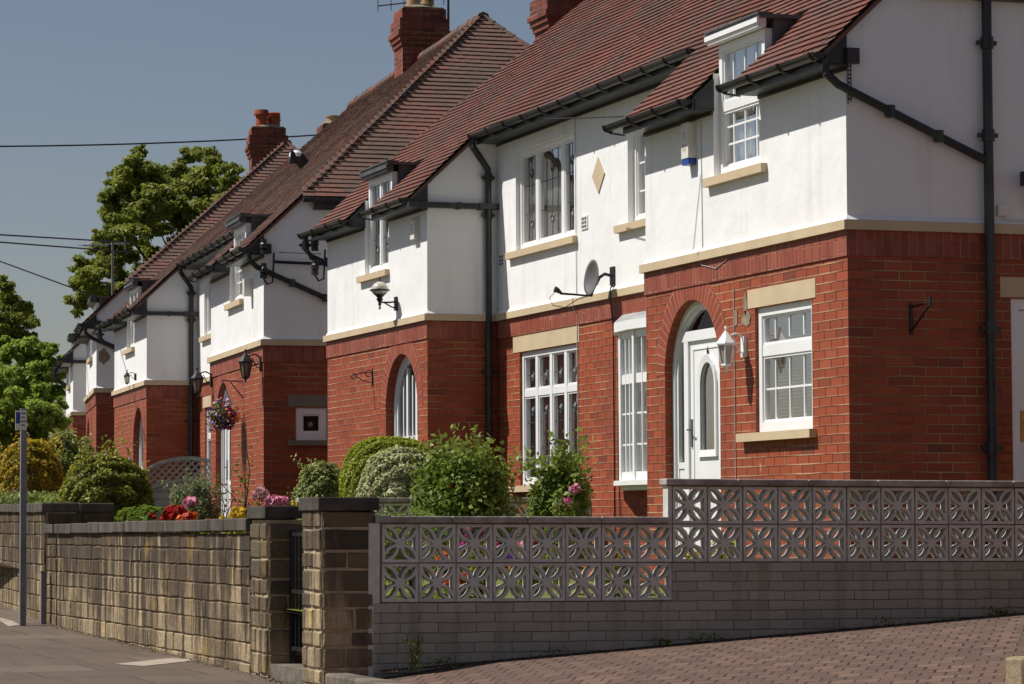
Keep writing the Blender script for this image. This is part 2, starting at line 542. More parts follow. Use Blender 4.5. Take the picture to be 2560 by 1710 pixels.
def tag(o, label=None, cat=None, group=None, kind=None):
    if label: o['label'] = label
    if cat: o['category'] = cat
    if group: o['group'] = group
    if kind: o['kind'] = kind
    return o


def empty(name, loc=(0, 0, 0), rz=0., label=None, cat=None, group=None):
    o = bpy.data.objects.new(name, None)
    o.empty_display_size = .2
    COL.objects.link(o)
    o.location = loc
    o.rotation_euler = (0, 0, rz)
    return tag(o, label, cat, group)


def T_front(x0):
    return lambda u, v, d: (x0 + d, u, v)


def T_side(y0):
    return lambda u, v, d: (u, y0 + d, v)


def rect(u0, u1, v0, v1):
    return [(u0, v0), (u1, v0), (u1, v1), (u0, v1)]


def arch(uc, r, zs, zb, n=20):
    return [(uc - r, zb)] + [(uc - r * math.cos(math.pi * i / n), zs + r * math.sin(math.pi * i / n)) for i in range(n + 1)] + [(uc + r, zb)]


exec_rng = random.Random(7)


# ------------------------------------------------------------------ roof tiles
def sag(a, b):
    return .012 * math.sin(a * 1.1 + 1.3 * math.sin(b * .9)) + .004 * math.sin(b * 2.7 + a * 2.1)


def tile_slope(mb, P, length, intervals, rng, gauge=.1, tw=.165, step=.03):
    """P(u, s, h): point at u along the eaves, s up the slope, h above it; intervals(s) -> list of (u0, u1)"""
    n = int(length / gauge)
    for i in range(n + 1):
        s0 = i * gauge
        s1 = min(s0 + gauge * 1.25, length)
        off = (i % 2) * tw / 2 + rng.uniform(-.012, .012)
        for (a, b) in intervals(s0 + gauge * .5):
            if b - a < .03: continue
            k = math.floor((a - off) / tw)
            u = off + k * tw
            while u < b:
                ua, ub = max(a, u), min(b, u + tw)
                u += tw
                if ub - ua < .012: continue
                hj = rng.uniform(-.001, .0015) + sag(ua, s0)
                sj = rng.uniform(-.002, .002) if rng.random() > .02 else rng.uniform(-.012, .012)
                hl = step + hj
                tilt = rng.uniform(-.0015, .0015)
                t = min(1, max(0, rng.gauss(.5, .14)))
                g = .0012
                A = P(ua + g, s0 + sj, hl)
                B = P(ub - g, s0 + sj, hl + tilt)
                C = P(ub - g, s1, .008 + hj)
                D = P(ua + g, s1, .008 + hj)
                mb.quad(A, B, C, D, t)
                A2 = P(ua + g, s0 + sj, hl - step + .005)
                B2 = P(ub - g, s0 + sj, hl - step + .005)
                mb.quad(A2, B2, B, A, t)


# ------------------------------------------------------------------ windows
def window(root, T, u0, u1, v0, v1, d=.08, fw=.06, mull=(), trans=(), bars_v=(), bars_h=(), sill=None, sillh=.08, proj=.06,
           lintel=None, curtain=None, leads=False, mat=None, stone=None, name='window', mw=.06, label=None):
    mat = mat or M['white']
    stone = stone or M['stonepaint']
    f = MB()
    f.ubox(T, u0, u0 + fw, v0, v1, d, d + .07)
    f.ubox(T, u1 - fw, u1, v0, v1, d, d + .07)
    f.ubox(T, u0 + fw, u1 - fw, v1 - fw, v1, d + .001, d + .07)
    f.ubox(T, u0 + fw, u1 - fw, v0, v0 + fw * 1.2, d + .001, d + .07)
    us = [u0 + fw] + sorted(mull) + [u1 - fw]
    for m_ in mull:
        f.ubox(T, m_ - mw / 2, m_ + mw / 2, v0 + fw * 1.2, v1 - fw, d + .004, d + .066)
    vs = [v0 + fw * 1.2] + sorted(trans) + [v1 - fw]
    for t_ in trans:
        for i in range(len(us) - 1):
            a = us[i] + (mw / 2 if i else 0)
            b = us[i + 1] - (mw / 2 if i < len(us) - 2 else 0)
            f.ubox(T, a, b, t_ - mw / 2, t_ + mw / 2, d + .008, d + .062)
    # casement inner frames give a second step of shadow
    for i in range(len(us) - 1):
        for j in range(len(vs) - 1):
            a = us[i] + (mw / 2 if i else 0)
            b = us[i + 1] - (mw / 2 if i < len(us) - 2 else 0)
            c = vs[j] + (mw / 2 if j else 0)
            e = vs[j + 1] - (mw / 2 if j < len(vs) - 2 else 0)
            k = .022
            f.ubox(T, a, a + k, c, e, d + .016, d + .055)
            f.ubox(T, b - k, b, c, e, d + .016, d + .055)
            f.ubox(T, a + k, b - k, c, c + k, d + .017, d + .055)
            f.ubox(T, a + k, b - k, e - k, e, d + .017, d + .055)
    for b_ in bars_v:
        f.ubox(T, b_[0] - .009, b_[0] + .009, b_[1], b_[2], d + .03, d + .05)
    for b_ in bars_h:
        f.ubox(T, b_[1], b_[2], b_[0] - .009, b_[0] + .009, d + .031, d + .049)
    w = f.build(name, mat, root)
    if label: w['label'] = label
    p = MB()
    p.quad(T(u0 + .02, v0 + .02, d + .04), T(u1 - .02, v0 + .02, d + .04), T(u1 - .02, v1 - .02, d + .04), T(u0 + .02, v1 - .02, d + .04))
    p.build('pane', M['glass'], w)
    if leads:
        l = MB()
        for i in range(len(us) - 1):
            a = us[i] + mw / 2
            b = us[i + 1] - mw / 2
            for j in range(len(vs) - 1):
                c, e = vs[j] + .02, vs[j + 1] - .02
                k = 3
                for q in range(1, k + 1):
                    uu = a + (b - a) * q / (k + 1)
                    l.ubox(T, uu - .0035, uu + .0035, c, e, d + .034, d + .038)
                hh = [c + (e - c) * q for q in ((.33, .66) if e - c > .7 else (.5,))]
                for q in hh:
                    l.ubox(T, a, b, q - .0035, q + .0035, d + .033, d + .0385)
                for q in ((.2, .8) if e - c > .7 else (.45,)):
                    zc = c + (e - c) * q
                    uc = (a + b) / 2
                    pts = [T(uc + .046 * math.cos(x), zc + .052 * math.sin(x), d + .036) for x in [2 * math.pi * y / 16 for y in range(17)]]
                    l.tube(pts, .006, 5, False)
        l.build('leadwork', M['came'], w)
        for i in range(len(us) - 1):
            uc = (us[i] + us[i + 1]) / 2
            for j in range(len(vs) - 1):
                c, e = vs[j], vs[j + 1]
                for q in ((.2, .8) if e - c > .7 else (.45,)):
                    zc = c + (e - c) * q
                    b_ = MB()
                    b_.add([T(uc + .03 * math.cos(x), zc + .034 * math.sin(x), d + .035) for x in [2 * math.pi * y / 12 for y in range(12)]] + [T(uc, zc, d + .015)],
                           [(k, (k + 1) % 12, 12) for k in range(12)])
                    b_.build('bullseye', M['bullseye'], w)
    if curtain == 'net':
        for (a, b) in ((u0 + .05, u0 + (u1 - u0) * .46), (u0 + (u1 - u0) * .54, u1 - .05)):
            c = MB()
            n = 26
            for i in range(n):
                x0, x1 = a + (b - a) * i / n, a + (b - a) * (i + 1) / n
                c.quad(T(x0, v0 + .04, d + .14 + .02 * math.sin(i * 1.3)), T(x1, v0 + .04, d + .14 + .02 * math.sin(i * 1.3 + 1.3)),
                       T(x1, v1 - .03, d + .14 + .012 * math.sin(i * 1.3 + 1.3)), T(x0, v1 - .03, d + .14 + .012 * math.sin(i * 1.3)))
            c.build('curtain', M['net'], w)
    elif curtain == 'side':
        for (a, b) in ((u0 + .04, u0 + (u1 - u0) * .2), (u1 - (u1 - u0) * .2, u1 - .04)):
            c = MB()
            n = 12
            for i in range(n):
                x0, x1 = a + (b - a) * i / n, a + (b - a) * (i + 1) / n
                c.quad(T(x0, v0 + .04, d + .14 + .02 * math.sin(i * 1.3)), T(x1, v0 + .04, d + .14 + .02 * math.sin(i * 1.3 + 1.3)),
                       T(x1, v1 - .03, d + .14 + .012 * math.sin(i * 1.3 + 1.3)), T(x0, v1 - .03, d + .14 + .012 * math.sin(i * 1.3)))
            c.build('curtain', M['curtain'], w)
    if curtain == 'side':
        c = MB()
        n = 36
        dd = max(d + .085, .145)
        ue = u1 + .32
        for i in range(n):
            x0, x1 = u0 + (ue - u0) * i / n, u0 + (ue - u0) * (i + 1) / n
            c.quad(T(x0, v0, dd + .008 * math.sin(i * 1.1)), T(x1, v0, dd + .008 * math.sin(i * 1.1 + 1.1)), T(x1, v1, dd + .008 * math.sin(i * 1.1 + 1.1)), T(x0, v1, dd + .008 * math.sin(i * 1.1)))
        c.build('drape', M['drape'], w)
    elif curtain == 'blind':
        c = MB()
        z = v0 + .05
        while z < v1 - .05:
            c.ubox(T, u0 + .06, u1 - .06, z, z + .0035, d + .12, d + .138)
            z += .031
        c.build('blind', M['blind'], w)
    if sill:
        s_ = MB()
        s_.ubox(T, sill[0], sill[1], v0 - sillh, v0 - .002, -proj, d + .02)
        s_.build('sill', stone, w)
    if lintel:
        s_ = MB()
        s_.ubox(T, lintel[0], lintel[1], lintel[2], lintel[3], -.006, .06)
        s_.build('lintel', stone, w)
    return w


def lantern(root, T, u, z, reach, s, mat, glass, name='wall_lantern', plate_h=.2):
    """coach lantern on a bracket: back plate on the wall, arm, glazed tapering body, roof and finial"""
    b = MB()
    b.ubox(T, u - .04 * s, u + .04 * s, z - plate_h / 2 * s, z + plate_h / 2 * s, -.035, 0)
    arm = [T(u, z + .06 * s, -.02)] + [T(u, z + (.06 + .07 * math.sin(math.pi * k / 6)) * s, -reach * k / 6) for k in range(1, 7)]
    b.tube(arm, .011 * s, 6)
    b.tube([T(u, z - .06 * s, -.02), T(u, z - .04 * s, -reach * .35), T(u, z + .08 * s, -reach * .6)], .008 * s, 6)
    c = T(u, z, -reach)

    def ring(r, zz):
        return [(c[0] + r * s * math.cos(math.pi / 3 * k), c[1] + r * s * math.sin(math.pi / 3 * k), c[2] + zz * s) for k in range(6)]
    prof = [(.01, .2), (.018, .18), (.012, .15), (.035, .12), (.05, .1), (.1, .035), (.1, .02), (.085, .01)]
    vs = []
    for r_, z_ in prof: vs += ring(r_, z_)
    b.add(vs, [(i * 6 + k, i * 6 + (k + 1) % 6, (i + 1) * 6 + (k + 1) % 6, (i + 1) * 6 + k) for i in range(len(prof) - 1) for k in range(6)])
    top, bot = ring(.083, .012), ring(.05, -.17)
    for k in range(6):
        b.tube([top[k], bot[k]], .007 * s, 5)
    prof = [(.055, -.165), (.058, -.185), (.03, -.2), (.012, -.215), (.016, -.23), (.004, -.25)]
    vs = []
    for r_, z_ in prof: vs += ring(r_, z_)
    b.add(vs, [(i * 6 + k, i * 6 + (k + 1) % 6, (i + 1) * 6 + (k + 1) % 6, (i + 1) * 6 + k) for i in range(len(prof) - 1) for k in range(6)])
    o = b.build(name, mat, root)
    g = MB()
    t2, b2 = ring(.078, .012), ring(.046, -.17)
    g.add(t2 + b2, [(k, (k + 1) % 6, 6 + (k + 1) % 6, 6 + k) for k in range(6)])
    g.build('lantern_glass', glass, o)
    return o


M['lampglass'] = plain('smoky_lamp_glass', (.16, .13, .1), .15, .6, bump=0)
M['lampclear'] = plain('clear_lamp_glass', (.42, .36, .34), .12, .6, var=.2, bump=0)
M['globe'] = plain('cream_glass_globe', (.5, .47, .38), .1, .6, var=.2, scale=5, bump=0)


def gutter(root, p0, p1, r=.055, brackets=True, mat=None, drop=.0):
    """half round gutter with strap brackets, from p0 to p1"""
    p0, p1 = Vector(p0), Vector(p1)
    d = (p1 - p0)
    L = d.length
    d.normalize()
    side = d.cross(Vector((0, 0, 1)))
    b = MB()
    n = 9
    segs = [p0, p1]
    for rr, sgn in ((r, 1), (r * .86, -1)):
        vs = []
        for p in segs:
            for k in range(n):
                a = math.pi * k / (n - 1)
                vs.append(p + side * (rr * math.cos(a)) - Vector((0, 0, rr * math.sin(a))))
        b.add(vs, [(k, k + 1, n + k + 1, n + k) for k in range(n - 1)])
    for p in segs:
        vs = [p + side * (r * math.cos(math.pi * k / (n - 1))) - Vector((0, 0, r * math.sin(math.pi * k / (n - 1)))) for k in range(n)]
        b.add(vs, [tuple(range(n))])
    for sd in (1, -1):
        q0, q1 = p0 + side * r * sd, p1 + side * r * sd
        b.tube([q0, q1], .006, 5)
    o = b.build('gutter', mat or M['black'], root, smooth=False)
    if brackets:
        m_ = max(2, int(L / .62))
        for i in range(m_ + 1):
            k = MB()
            p = p0 + d * (.06 + (L - .12) * i / m_)
            pts = [p + side * (r * 1.18 * math.cos(math.pi * q / 8)) - Vector((0, 0, r * 1.18 * math.sin(math.pi * q / 8) - .008)) for q in range(9)]
            k.tube(pts, .011, 5)
            k.tube([p - Vector((0, 0, r * 1.2)), p - Vector((0, 0, r * 1.5)) + Vector((.16, 0, 0))], .01, 5)
            k.build('gutter_bracket', mat or M['black'], o)
    return o


def pipe(root, pts, r=.038, clips=(), mat=None, name='downpipe'):
    b = MB()
    pts = [Vector(p) for p in pts]
    b.tube(pts, r, 10)
    for c in clips:
        c = Vector(c)
        b.tube([c - Vector((0, 0, .05)), c + Vector((0, 0, .05))], r * 1.32, 10)
        b.box(c.x - r * 2.1, c.x + r * 2.1, c.y - .01, c.y + .03, c.z - .018, c.z + .018)
    return b.build(name, mat or M['black'], root)


# ------------------------------------------------------------------ chimneys
def chimney(roof, x0, x1, y0, y1, zb, zt, corbel, pots):
    b = MB()
    b.box(x0, x1, y0, y1, zb, corbel)
    st = .0
    zz = corbel
    for k in range(3):
        st = .028 * (k + 1)
        b.box(x0 - st, x1 + st, y0 - st, y1 + st, zz, zz + .079)
        zz += .079
    b.box(x0 - .055, x1 + .055, y0 - .055, y1 + .055, zz, zz + .2)
    b.box(x0 - .01, x1 + .01, y0 - .01, y1 + .01, zz + .2, zt)
    o = b.build('chimney', M['sooty_brick'], roof)
    f = MB()
    cx, cy = (x0 + x1) / 2, (y0 + y1) / 2
    f.box(x0 + .02, x1 - .02, y0 + .02, y1 - .02, zt, zt + .03)
    f.lathe((cx, cy, zt + .03), [((x1 - x0) * .48, 0), ((x1 - x0) * .34, .06), (.02, .08)], 12)
    f.build('flaunching', M['mortar'], o)
    for (px, py, h, r, kind) in pots:
        p = MB()
        z = zt + .03
        if kind == 'cowl':
            p.lathe((px, py, z), [(r, 0), (r * 1.02, h * .1), (r, h * .45), (r * 1.1, h * .5), (r * 1.15, h * .55), (r * 1.0, h * .6), (r * 1.0, h * .64), (r * 1.12, h * .66), (r * 1.0, h * .7), (r * 1.0, h * .75), (r * 1.12, h * .77), (r * 1.0, h * .81), (r, h * .88), (r * 1.14, h * .92), (r * .9, h), (.01, h * 1.02)])
            m_ = M['terracotta']
        elif kind == 'hood':
            p.lathe((px, py, z), [(r, 0), (r * .92, h * .5), (r * .92, h * .7), (r * 1.3, h * .72), (r * 1.25, h * .8), (r * 1.1, h), (.01, h * 1.05)], 18)
            m_ = M['terracotta']
        else:
            p.lathe((px, py, z), [(r * 1.05, 0), (r, h * .1), (r * .95, h * .8), (r * 1.08, h * .84), (r * 1.08, h), (r * .85, h), (r * .8, h * .5)])
            m_ = M['buffpot']
        p.build('chimney_pot', m_, o)
    l = MB()
    l.box(x0 - .012, x1 + .012, y0 - .012, y0 + .1, zb + .1, zb + .45)
    l.build('flashing', M['leadpale'], o)
    return o


# ------------------------------------------------------------------ a pair of semi-detached houses
W_, XR, BR, BL = 16.1, .87, 4.55, 11.65
TAN = .93
COSR = 1 / math.sqrt(1 + TAN * TAN)
ARCH_R, ARCH_Z = .67, 2.89
YR, YL = 3.40, 12.72          # the two arches
DORMERS = ((1.79, 2.83), (13.27, 14.31))
ZS0, ZS1 = 3.90, 3.98


def house(name, loc, rz, scale, label, rz_=0., tile='tile', sp=None, detail=2, seed=1):
    sp = sp or {}
    rng = random.Random(seed)
    root = empty(name, loc, rz, label, 'house', 'pairs of brick and white houses along the street')
    root.scale = (scale,) * 3
    wallm = sp.get('wall', M['render'])
    stone = sp.get('stone', M['stonepaint'])
    zroof = lambda x: 5.57 + rz_ + TAN * x
    ZB = .3
    XE = 7.0
    TF, TR = T_front(0), T_front(XR)
    gf_r = (.72, 1.92, 2.28, 3.38)
    up_c = (8.93, 10.93, 4.68, 5.85 + min(0, rz_ * .6))
    gf_c = (8.85, 10.82, 1.93, 3.48)
    up_k = (5.25, 7.27, 4.66, 5.82 + min(0, rz_ * .6))
    bow = (5.3, 7.3, 1.95, 3.45)

    # ---- brick ground floor
    b = MB()
    aR, aL = arch(YR, ARCH_R, ARCH_Z, 1.0), arch(YL, ARCH_R, ARCH_Z, 1.0)
    gfw = sp.get('bay_window', True)
    b.poly([rect(0, BR, ZB, ZS0), aR] + ([rect(*gf_r)] if gfw else []), TF)
    b.poly([rect(BL, W_, ZB, ZS0), aL], TF)
    b.poly([rect(BR, BL, ZB, ZS0), rect(*gf_c), rect(*bow)], TR)
    b.loopwall(aR, TF, 0, .2, False)
    b.loopwall(aL, TF, 0, .2, False)
    for q, T in (((gf_r, TF), (gf_c, TR), (bow, TR)) if gfw else ((gf_c, TR), (bow, TR))):
        b.loopwall(rect(*q), T, 0, .13)
    for q in sp.get('side_holes', []):
        b.loopwall(rect(*q), T_side(0), 0, .13)
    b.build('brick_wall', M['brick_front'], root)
    b = MB()
    b.poly([rect(0, XE, ZB, ZS0)] + [rect(*q) for q in sp.get('side_holes', [])], T_side(0))
    b.poly([rect(0, XE, ZB, ZS0)], T_side(W_))
    b.poly([rect(0, XR, ZB, ZS0)], T_side(BL))
    b.poly([rect(0, XR, ZB, ZS0)], T_side(BR))
    b.poly([rect(0, W_, ZB, ZS0)], T_front(XE))
    b.build('side_wall', M['brick'], root)
    # ---- soldier course and arch rings, a little proud
    s = MB()
    zc = ZS0 - .215
    for (a0, a1, T) in ((0, BR, TF), (BL, W_, TF), (BR, BL, TR)):
        s.ubox(T, a0 - (.012 if T is TF else -.001), a1 + (.012 if T is TF else -.001), zc, ZS0 - .002, -.014, .02)
    for yy in (0, BL):
        s.box(.021, XE if yy == 0 else XR - .015, yy - .012, yy + .02, zc, ZS0 - .002)
    s.build('soldier_course', M['soldier'], root)
    for yc in (YR, YL):
        a = MB()
        n = 30
        r0, r1 = ARCH_R, ARCH_R + .23
        zlow = ARCH_Z - .15
        pts = [(-r0, zlow, -r1)] if False else None
        prev = None
        for i in range(n + 1):
            an = math.pi * i / n
            pi_ = (yc - r0 * math.cos(an), ARCH_Z + r0 * math.sin(an))
            po = (yc - r1 * math.cos(an), ARCH_Z + r1 * math.sin(an))
            if prev:
                l0, l1 = (i - 1) / n * math.pi * .78, i / n * math.pi * .78
                a.quad(TF(*prev[0], -.004), TF(*pi_, -.004), TF(*po, -.004), TF(*prev[1], -.004), uv=((0.02, l0), (0.02, l1), (.25, l1), (.25, l0)))
                a.quad(TF(*prev[0], -.004), TF(*pi_, -.004), TF(*pi_, .1), TF(*prev[0], .1), uv=((0.02, l0), (0.02, l1), (.12, l1), (.12, l0)))
                a.quad(TF(*prev[1], -.004), TF(*po, -.004), TF(*po, .01), TF(*prev[1], .01))
            prev = (pi_, po)
        a.build('brick_arch', M['voussoir'], root)
    # ---- string course
    s = MB()
    for (a0, a1, T) in ((0, BR, TF), (BL, W_, TF), (BR, BL, TR)):
        e = .05
        s.ubox(T, a0 - (e if T is TF else -e), a1 + (e if T is TF else -e), ZS0, ZS1, -e, .05)
    s.box(.05, XE, -.05, .05, ZS0, ZS1)
    s.box(.05, XR - .05, BL - .05, BL + .05, ZS0, ZS1)
    s.box(.05, XE, W_ - .05, W_ + .05, ZS0, ZS1)
    s.build('string_course', stone, root)
    # ---- white upper walls
    w = MB()
    ztop = 5.3 + rz_
    zr = 6.1 + rz_
    for (a0, a1), (d0, d1) in (((0, BR), DORMERS[0]), ((BL, W_), DORMERS[1])):
        w.poly([[(a0, ZS1), (a1, ZS1), (a1, ztop), (d1, ztop), (d1, 4.64), (d0, 4.64), (d0, ztop), (a0, ztop)]], TF)
        for q in (d0, d1):
            w.quad(TF(q, 4.64, 0), TF(q, ztop + .3, 0), TF(q, ztop + .3, .12), TF(q, 4.64, .12))
        w.quad(TF(d0, 4.64, 0), TF(d1, 4.64, 0), TF(d1, 4.64, .2), TF(d0, 4.64, .2))
    w.poly([rect(BR, BL, ZS1, zr), rect(*up_c), rect(*up_k)], TR)
    for q in (up_c, up_k):
        w.loopwall(rect(*q), TR, 0, .12)
    zz = lambda x: zroof(x) - .03
    side = [(0, ZS1), (XE, ZS1), (XE, 6.0 + rz_), (.65, 6.0 + rz_), (.6, zz(.6)), (0, zz(0))]
    w.poly([side], T_side(0))
    w.poly([side], T_side(W_))
    for yy in (BL, BR):
        w.poly([[(0, ZS1), (XR, ZS1), (XR, zz(.72)), (.72, zz(.72)), (0, zz(0))]], T_side(yy))
    w.poly([rect(0, W_, ZS1, 6.0 + rz_)], T_front(XE))
    # flared render foot, a drip over the string course
    for (a0, a1, T) in ((0, BR, TF), (BL, W_, TF)):
        w.quad(T(a0 - .03, ZS1 + .003, -.02), T(a1 + .03, ZS1 + .003, -.02), T(a1, ZS1 + .045, -.001), T(a0, ZS1 + .045, -.001))
    for yy, xe in ((0, XE), (BL, XR - .03)):
        w.quad((-.03, yy - .035, ZS1 + .003), (xe, yy - .035, ZS1 + .003), (xe, yy - .001, ZS1 + .045), (0, yy - .001, ZS1 + .045))
    w.quad(TR(BR, ZS1 + .003, -.035), TR(BL - .035, ZS1 + .003, -.035), TR(BL - .001, ZS1 + .045, -.001), TR(BR, ZS1 + .045, -.001))
    w.build('rendered_wall', wallm, root)

    # ---- roof
    roof = MB()
    xl = -.24
    XA = 3.8
    lenf = (XA - xl) / COSR

    def iv(s_):
        x = xl + s_ * COSR
        if x < .6:
            out = []
            for (a0, a1), (d0, d1) in (((-.05, BR + .05), DORMERS[0]), ((BL - .05, W_ + .05), DORMERS[1])):
                if x < .5: out += [(a0, d0 - .04), (d1 + .04, a1)]
                else: out.append((a0, a1))
            return out
        k = x - .6
        return [(-.05 + k, W_ + .05 - k)]
    nx, nz = -TAN * COSR, COSR
    Pf = lambda u, s_, h: (xl + s_ * COSR + nx * h, u, zroof(xl + s_ * COSR) + nz * h)
    tile_slope(roof, Pf, lenf, iv, rng, step=sp.get('step', .028))
    # solid deck right under the tiles
    def deck(pts): roof.add([Pf(u, s_, -.006) for u, s_ in pts], [tuple(range(len(pts)))], .2)
    sx = lambda x: (x - xl) / COSR
    for (a0, a1), (d0, d1) in (((-.04, BR + .04), DORMERS[0]), ((BL - .04, W_ + .04), DORMERS[1])):
        deck([(a0, 0.02), (d0 - .05, .02), (d0 - .05, sx(.48)), (a0, sx(.6))])
        deck([(d1 + .05, .02), (a1, .02), (a1, sx(.6)), (d1 + .05, sx(.48))])
        deck([(a0, sx(.6)), (d0 - .05, sx(.48)), (d1 + .05, sx(.48)), (a1, sx(.6))])
    deck([(-.04, sx(.6)), (W_ + .04, sx(.6)), (W_ - 3.2, sx(3.8)), (3.2, sx(3.8))])
    # near hip end, far hip end, back
    zh = zroof(.6)
    Ph = lambda u, s_, h: (u, -.12 + s_ * COSR + nx * h, zh - .11 + TAN * s_ * COSR + nz * h)
    lenh = 3.3 / COSR

    def ivh(s_):
        y = -.12 + s_ * COSR
        return [(.5 + max(0, y + .02), 7.0 - max(0, y))]
    tile_slope(roof, Ph, lenh, ivh, rng, step=.026)
    roof.add([(.5, -.1, zh - .1), (7.1, -.1, zh - .1), (3.8, 3.2, zroof(3.8) - .01)], [(0, 1, 2)], .2)
    roof.add([(.5, W_ + .1, zh - .1), (7.1, W_ + .1, zh - .1), (3.8, W_ - 3.2, zroof(3.8) - .01)], [(0, 1, 2)], .2)
    roof.add([(7.1, -.1, zh - .1), (7.1, W_ + .1, zh - .1), (3.8, W_ - 3.2, zroof(3.8) - .01), (3.8, 3.2, zroof(3.8) - .01)], [(0, 1, 2, 3)], .2)
    ro = roof.build('roof', M[tile], root)
    # ridge and hips: short half-round tiles bedded in mortar
    rd = MB()
    def caps(p, q, r, step):
        p, q = Vector(p), Vector(q)
        L = (q - p).length
        n = int(L / step)
        for i in range(n):
            a = p.lerp(q, i / n)
            c = p.lerp(q, (i + 1.03) / n)
            j = rng.uniform(-.008, .008)
            rd.tube([a + Vector((0, 0, j)), c + Vector((0, 0, j - .006))], [r, r * .96], 8, True, min(1, max(0, rng.gauss(.45, .25))))
    zt = zroof(3.8)
    caps((3.8, 3.2, zt - .02), (3.8, W_ - 3.2, zt - .02), .1, .32)
    caps((.66, .02, zroof(.66) - .0), (3.8, 3.2, zt - .01), .02, .2)
    caps((.66, W_ - .02, zroof(.66) - .0), (3.8, W_ - 3.2, zt - .01), .025, .2)
    caps((6.9, .02, zroof(.66) - .03), (3.8, 3.2, zt - .03), .06, .2)
    rd.build('ridge_tiles', M['tile_old'], ro)
    # verge undercloak
    for yy in (-.045, BL - .045, W_ + .03):
        v = MB()
        a, c = (xl + .02, zroof(xl + .02)), (.6, zroof(.6))
        v.add([(a[0], yy, a[1] - .05), (c[0], yy, c[1] - .05), (c[0], yy, c[1] - .008), (a[0], yy, a[1] - .008),
               (a[0], yy + .05, a[1] - .05), (c[0], yy + .05, c[1] - .05), (c[0], yy + .05, c[1] - .008), (a[0], yy + .05, a[1] - .008)],
              [(0, 1, 2, 3), (4, 5, 6, 7), (0, 1, 5, 4), (0, 3, 7, 4)])
        v.build('verge', M['tile_old'], ro)
    # ---- boxed eaves
    e = MB()
    zf = 5.25 + rz_
    for (a0, a1), (d0, d1) in (((0, BR), DORMERS[0]), ((BL, W_), DORMERS[1])):
        for (p, q) in ((a0 - .03, d0 + .02), (d1 - .02, a1 + .03)):
            e.box(-.2, .002, p, q, zf, zf + .025)
            e.box(-.215, -.19, p, q, zf - .012, zf + .1)
            for yy in (p, q - .02):
                e.add([(-.2, yy, zf + .02), (.0, yy, zf + .02), (.0, yy, zroof(0) - .02), (-.2, yy, zroof(-.2) - .02),
                       (-.2, yy + .02, zf + .02), (.0, yy + .02, zf + .02), (.0, yy + .02, zroof(0) - .02), (-.2, yy + .02, zroof(-.2) - .02)],
                      [(0, 1, 2, 3), (4, 5, 6, 7), (0, 1, 5, 4), (0, 3, 7, 4), (1, 2, 6, 5), (3, 2, 6, 7)])
            e.box(-.02, .012, p + .03, q - .03, zf - .03, zf - .001)
    e.box(.64, XR + .002, BR + .02, BL - .02, 6.03 + rz_, 6.05 + rz_)
    e.box(.62, .645, BR + .02, BL - .02, 6.02 + rz_, 6.11 + rz_)
    e.box(.86, .875 + .01, BR + .02, BL - .02, 6.0 + rz_, 6.029 + rz_)
    e.box(.66, XE, -.1, -.08, zh - .26, zh - .13)
    e.box(.66, XE, -.08, .0, zh - .26, zh - .235)
    # bracket board at the near bay corner
    e.box(-.02, .09, -.085, -.032, zf + .02, zf + .15)
    e.build('boxed_eaves', M['black'], root)
    gm = sp.get('gutter_mat', M['black'])
    zg = zroof(-.27) + .03
    (d0, d1) = DORMERS[0]
    gutter(root, (-.27, -.06, zg), (-.27, d0 + .22, zg), mat=gm)
    gutter(root, (-.27, d1 + .0, zg), (-.27, BR + .32, zg), mat=gm)
    (d0, d1) = DORMERS[1]
    gutter(root, (-.27, BL - .02, zg), (-.27, d0 + .26, zg), mat=gm)
    gutter(root, (-.27, d1 + .0, zg), (-.27, W_ + .34, zg), mat=gm)
    zg2 = zroof(.56) + .03
    gutter(root, (.555, BR + .06, zg2), (.555, BL - .02, zg2), mat=gm)
    gutter(root, (.5, -.16, zh - .12), (7.0, -.16, zh - .12), brackets=False, mat=gm)
    # ---- pipes
    yb = BL - .06
    zl = zg - .06
    # eaves return running along the inner cheek of the left bay
    t = MB()
    t.box(-.26, XR + .02, yb - .055, yb + .045, zl - .05, zl + .015)
    for xx in (-.1, .35, .62):
        t.box(xx, xx + .04, yb - .065, yb + .055, zl - .06, zl + .022)
    t.build('gutter', gm, root)
    pipe(root, [(.56, yb, zg2 - .04), (.56, yb, zg2 - .14), (.66, yb, zg2 - .28), (.745, yb, zg2 - .4), (.75, yb, zg2 - .55), (.75, yb, .5)], .038,
         [(.75, yb, zg2 - .5), (.75, yb, zl - .12), (.75, yb, 3.3), (.75, yb, 2.0)], mat=M['black'])
    y0 = -.075
    pipe(root, [(-.2, y0 + .02, zg - .05), (-.2, y0 + .02, zg - .17), (-.1, y0, zg - .26), (1.24, y0, zg - .84)], .036, [], M['black'])
    for k in (.35, .68):
        cl = MB()
        x, z = -.1 + 1.34 * k, zg - .26 - .58 * k
        cl.tube([(x, y0, z - .05), (x, y0, z + .05)], .043, 8)
        cl.box(x - .02, x + .02, -.06, 0, z - .03, z + .03)
        cl.build('pipe_clip', M['black'], root)
    pipe(root, [(1.27, y0, .3), (1.27, y0, sp.get('pipe_top', 5.2))], .042, [(1.27, y0, 4.72), (1.27, y0, 5.5), (1.27, y0, 3.1), (1.27, y0, 2.1)], M['black'], 'soil_pipe')
    lw = sp.get('left_pipe', True)
    if lw:
        yl = W_ + .2
        pipe(root, [(-.25, yl, zg - .04), (-.25, yl, zg - .2), (-.17, yl, zg - .3), (.5, yl, zg - .58)], .04, [(-.25, yl, zg - .15)], M['black'])

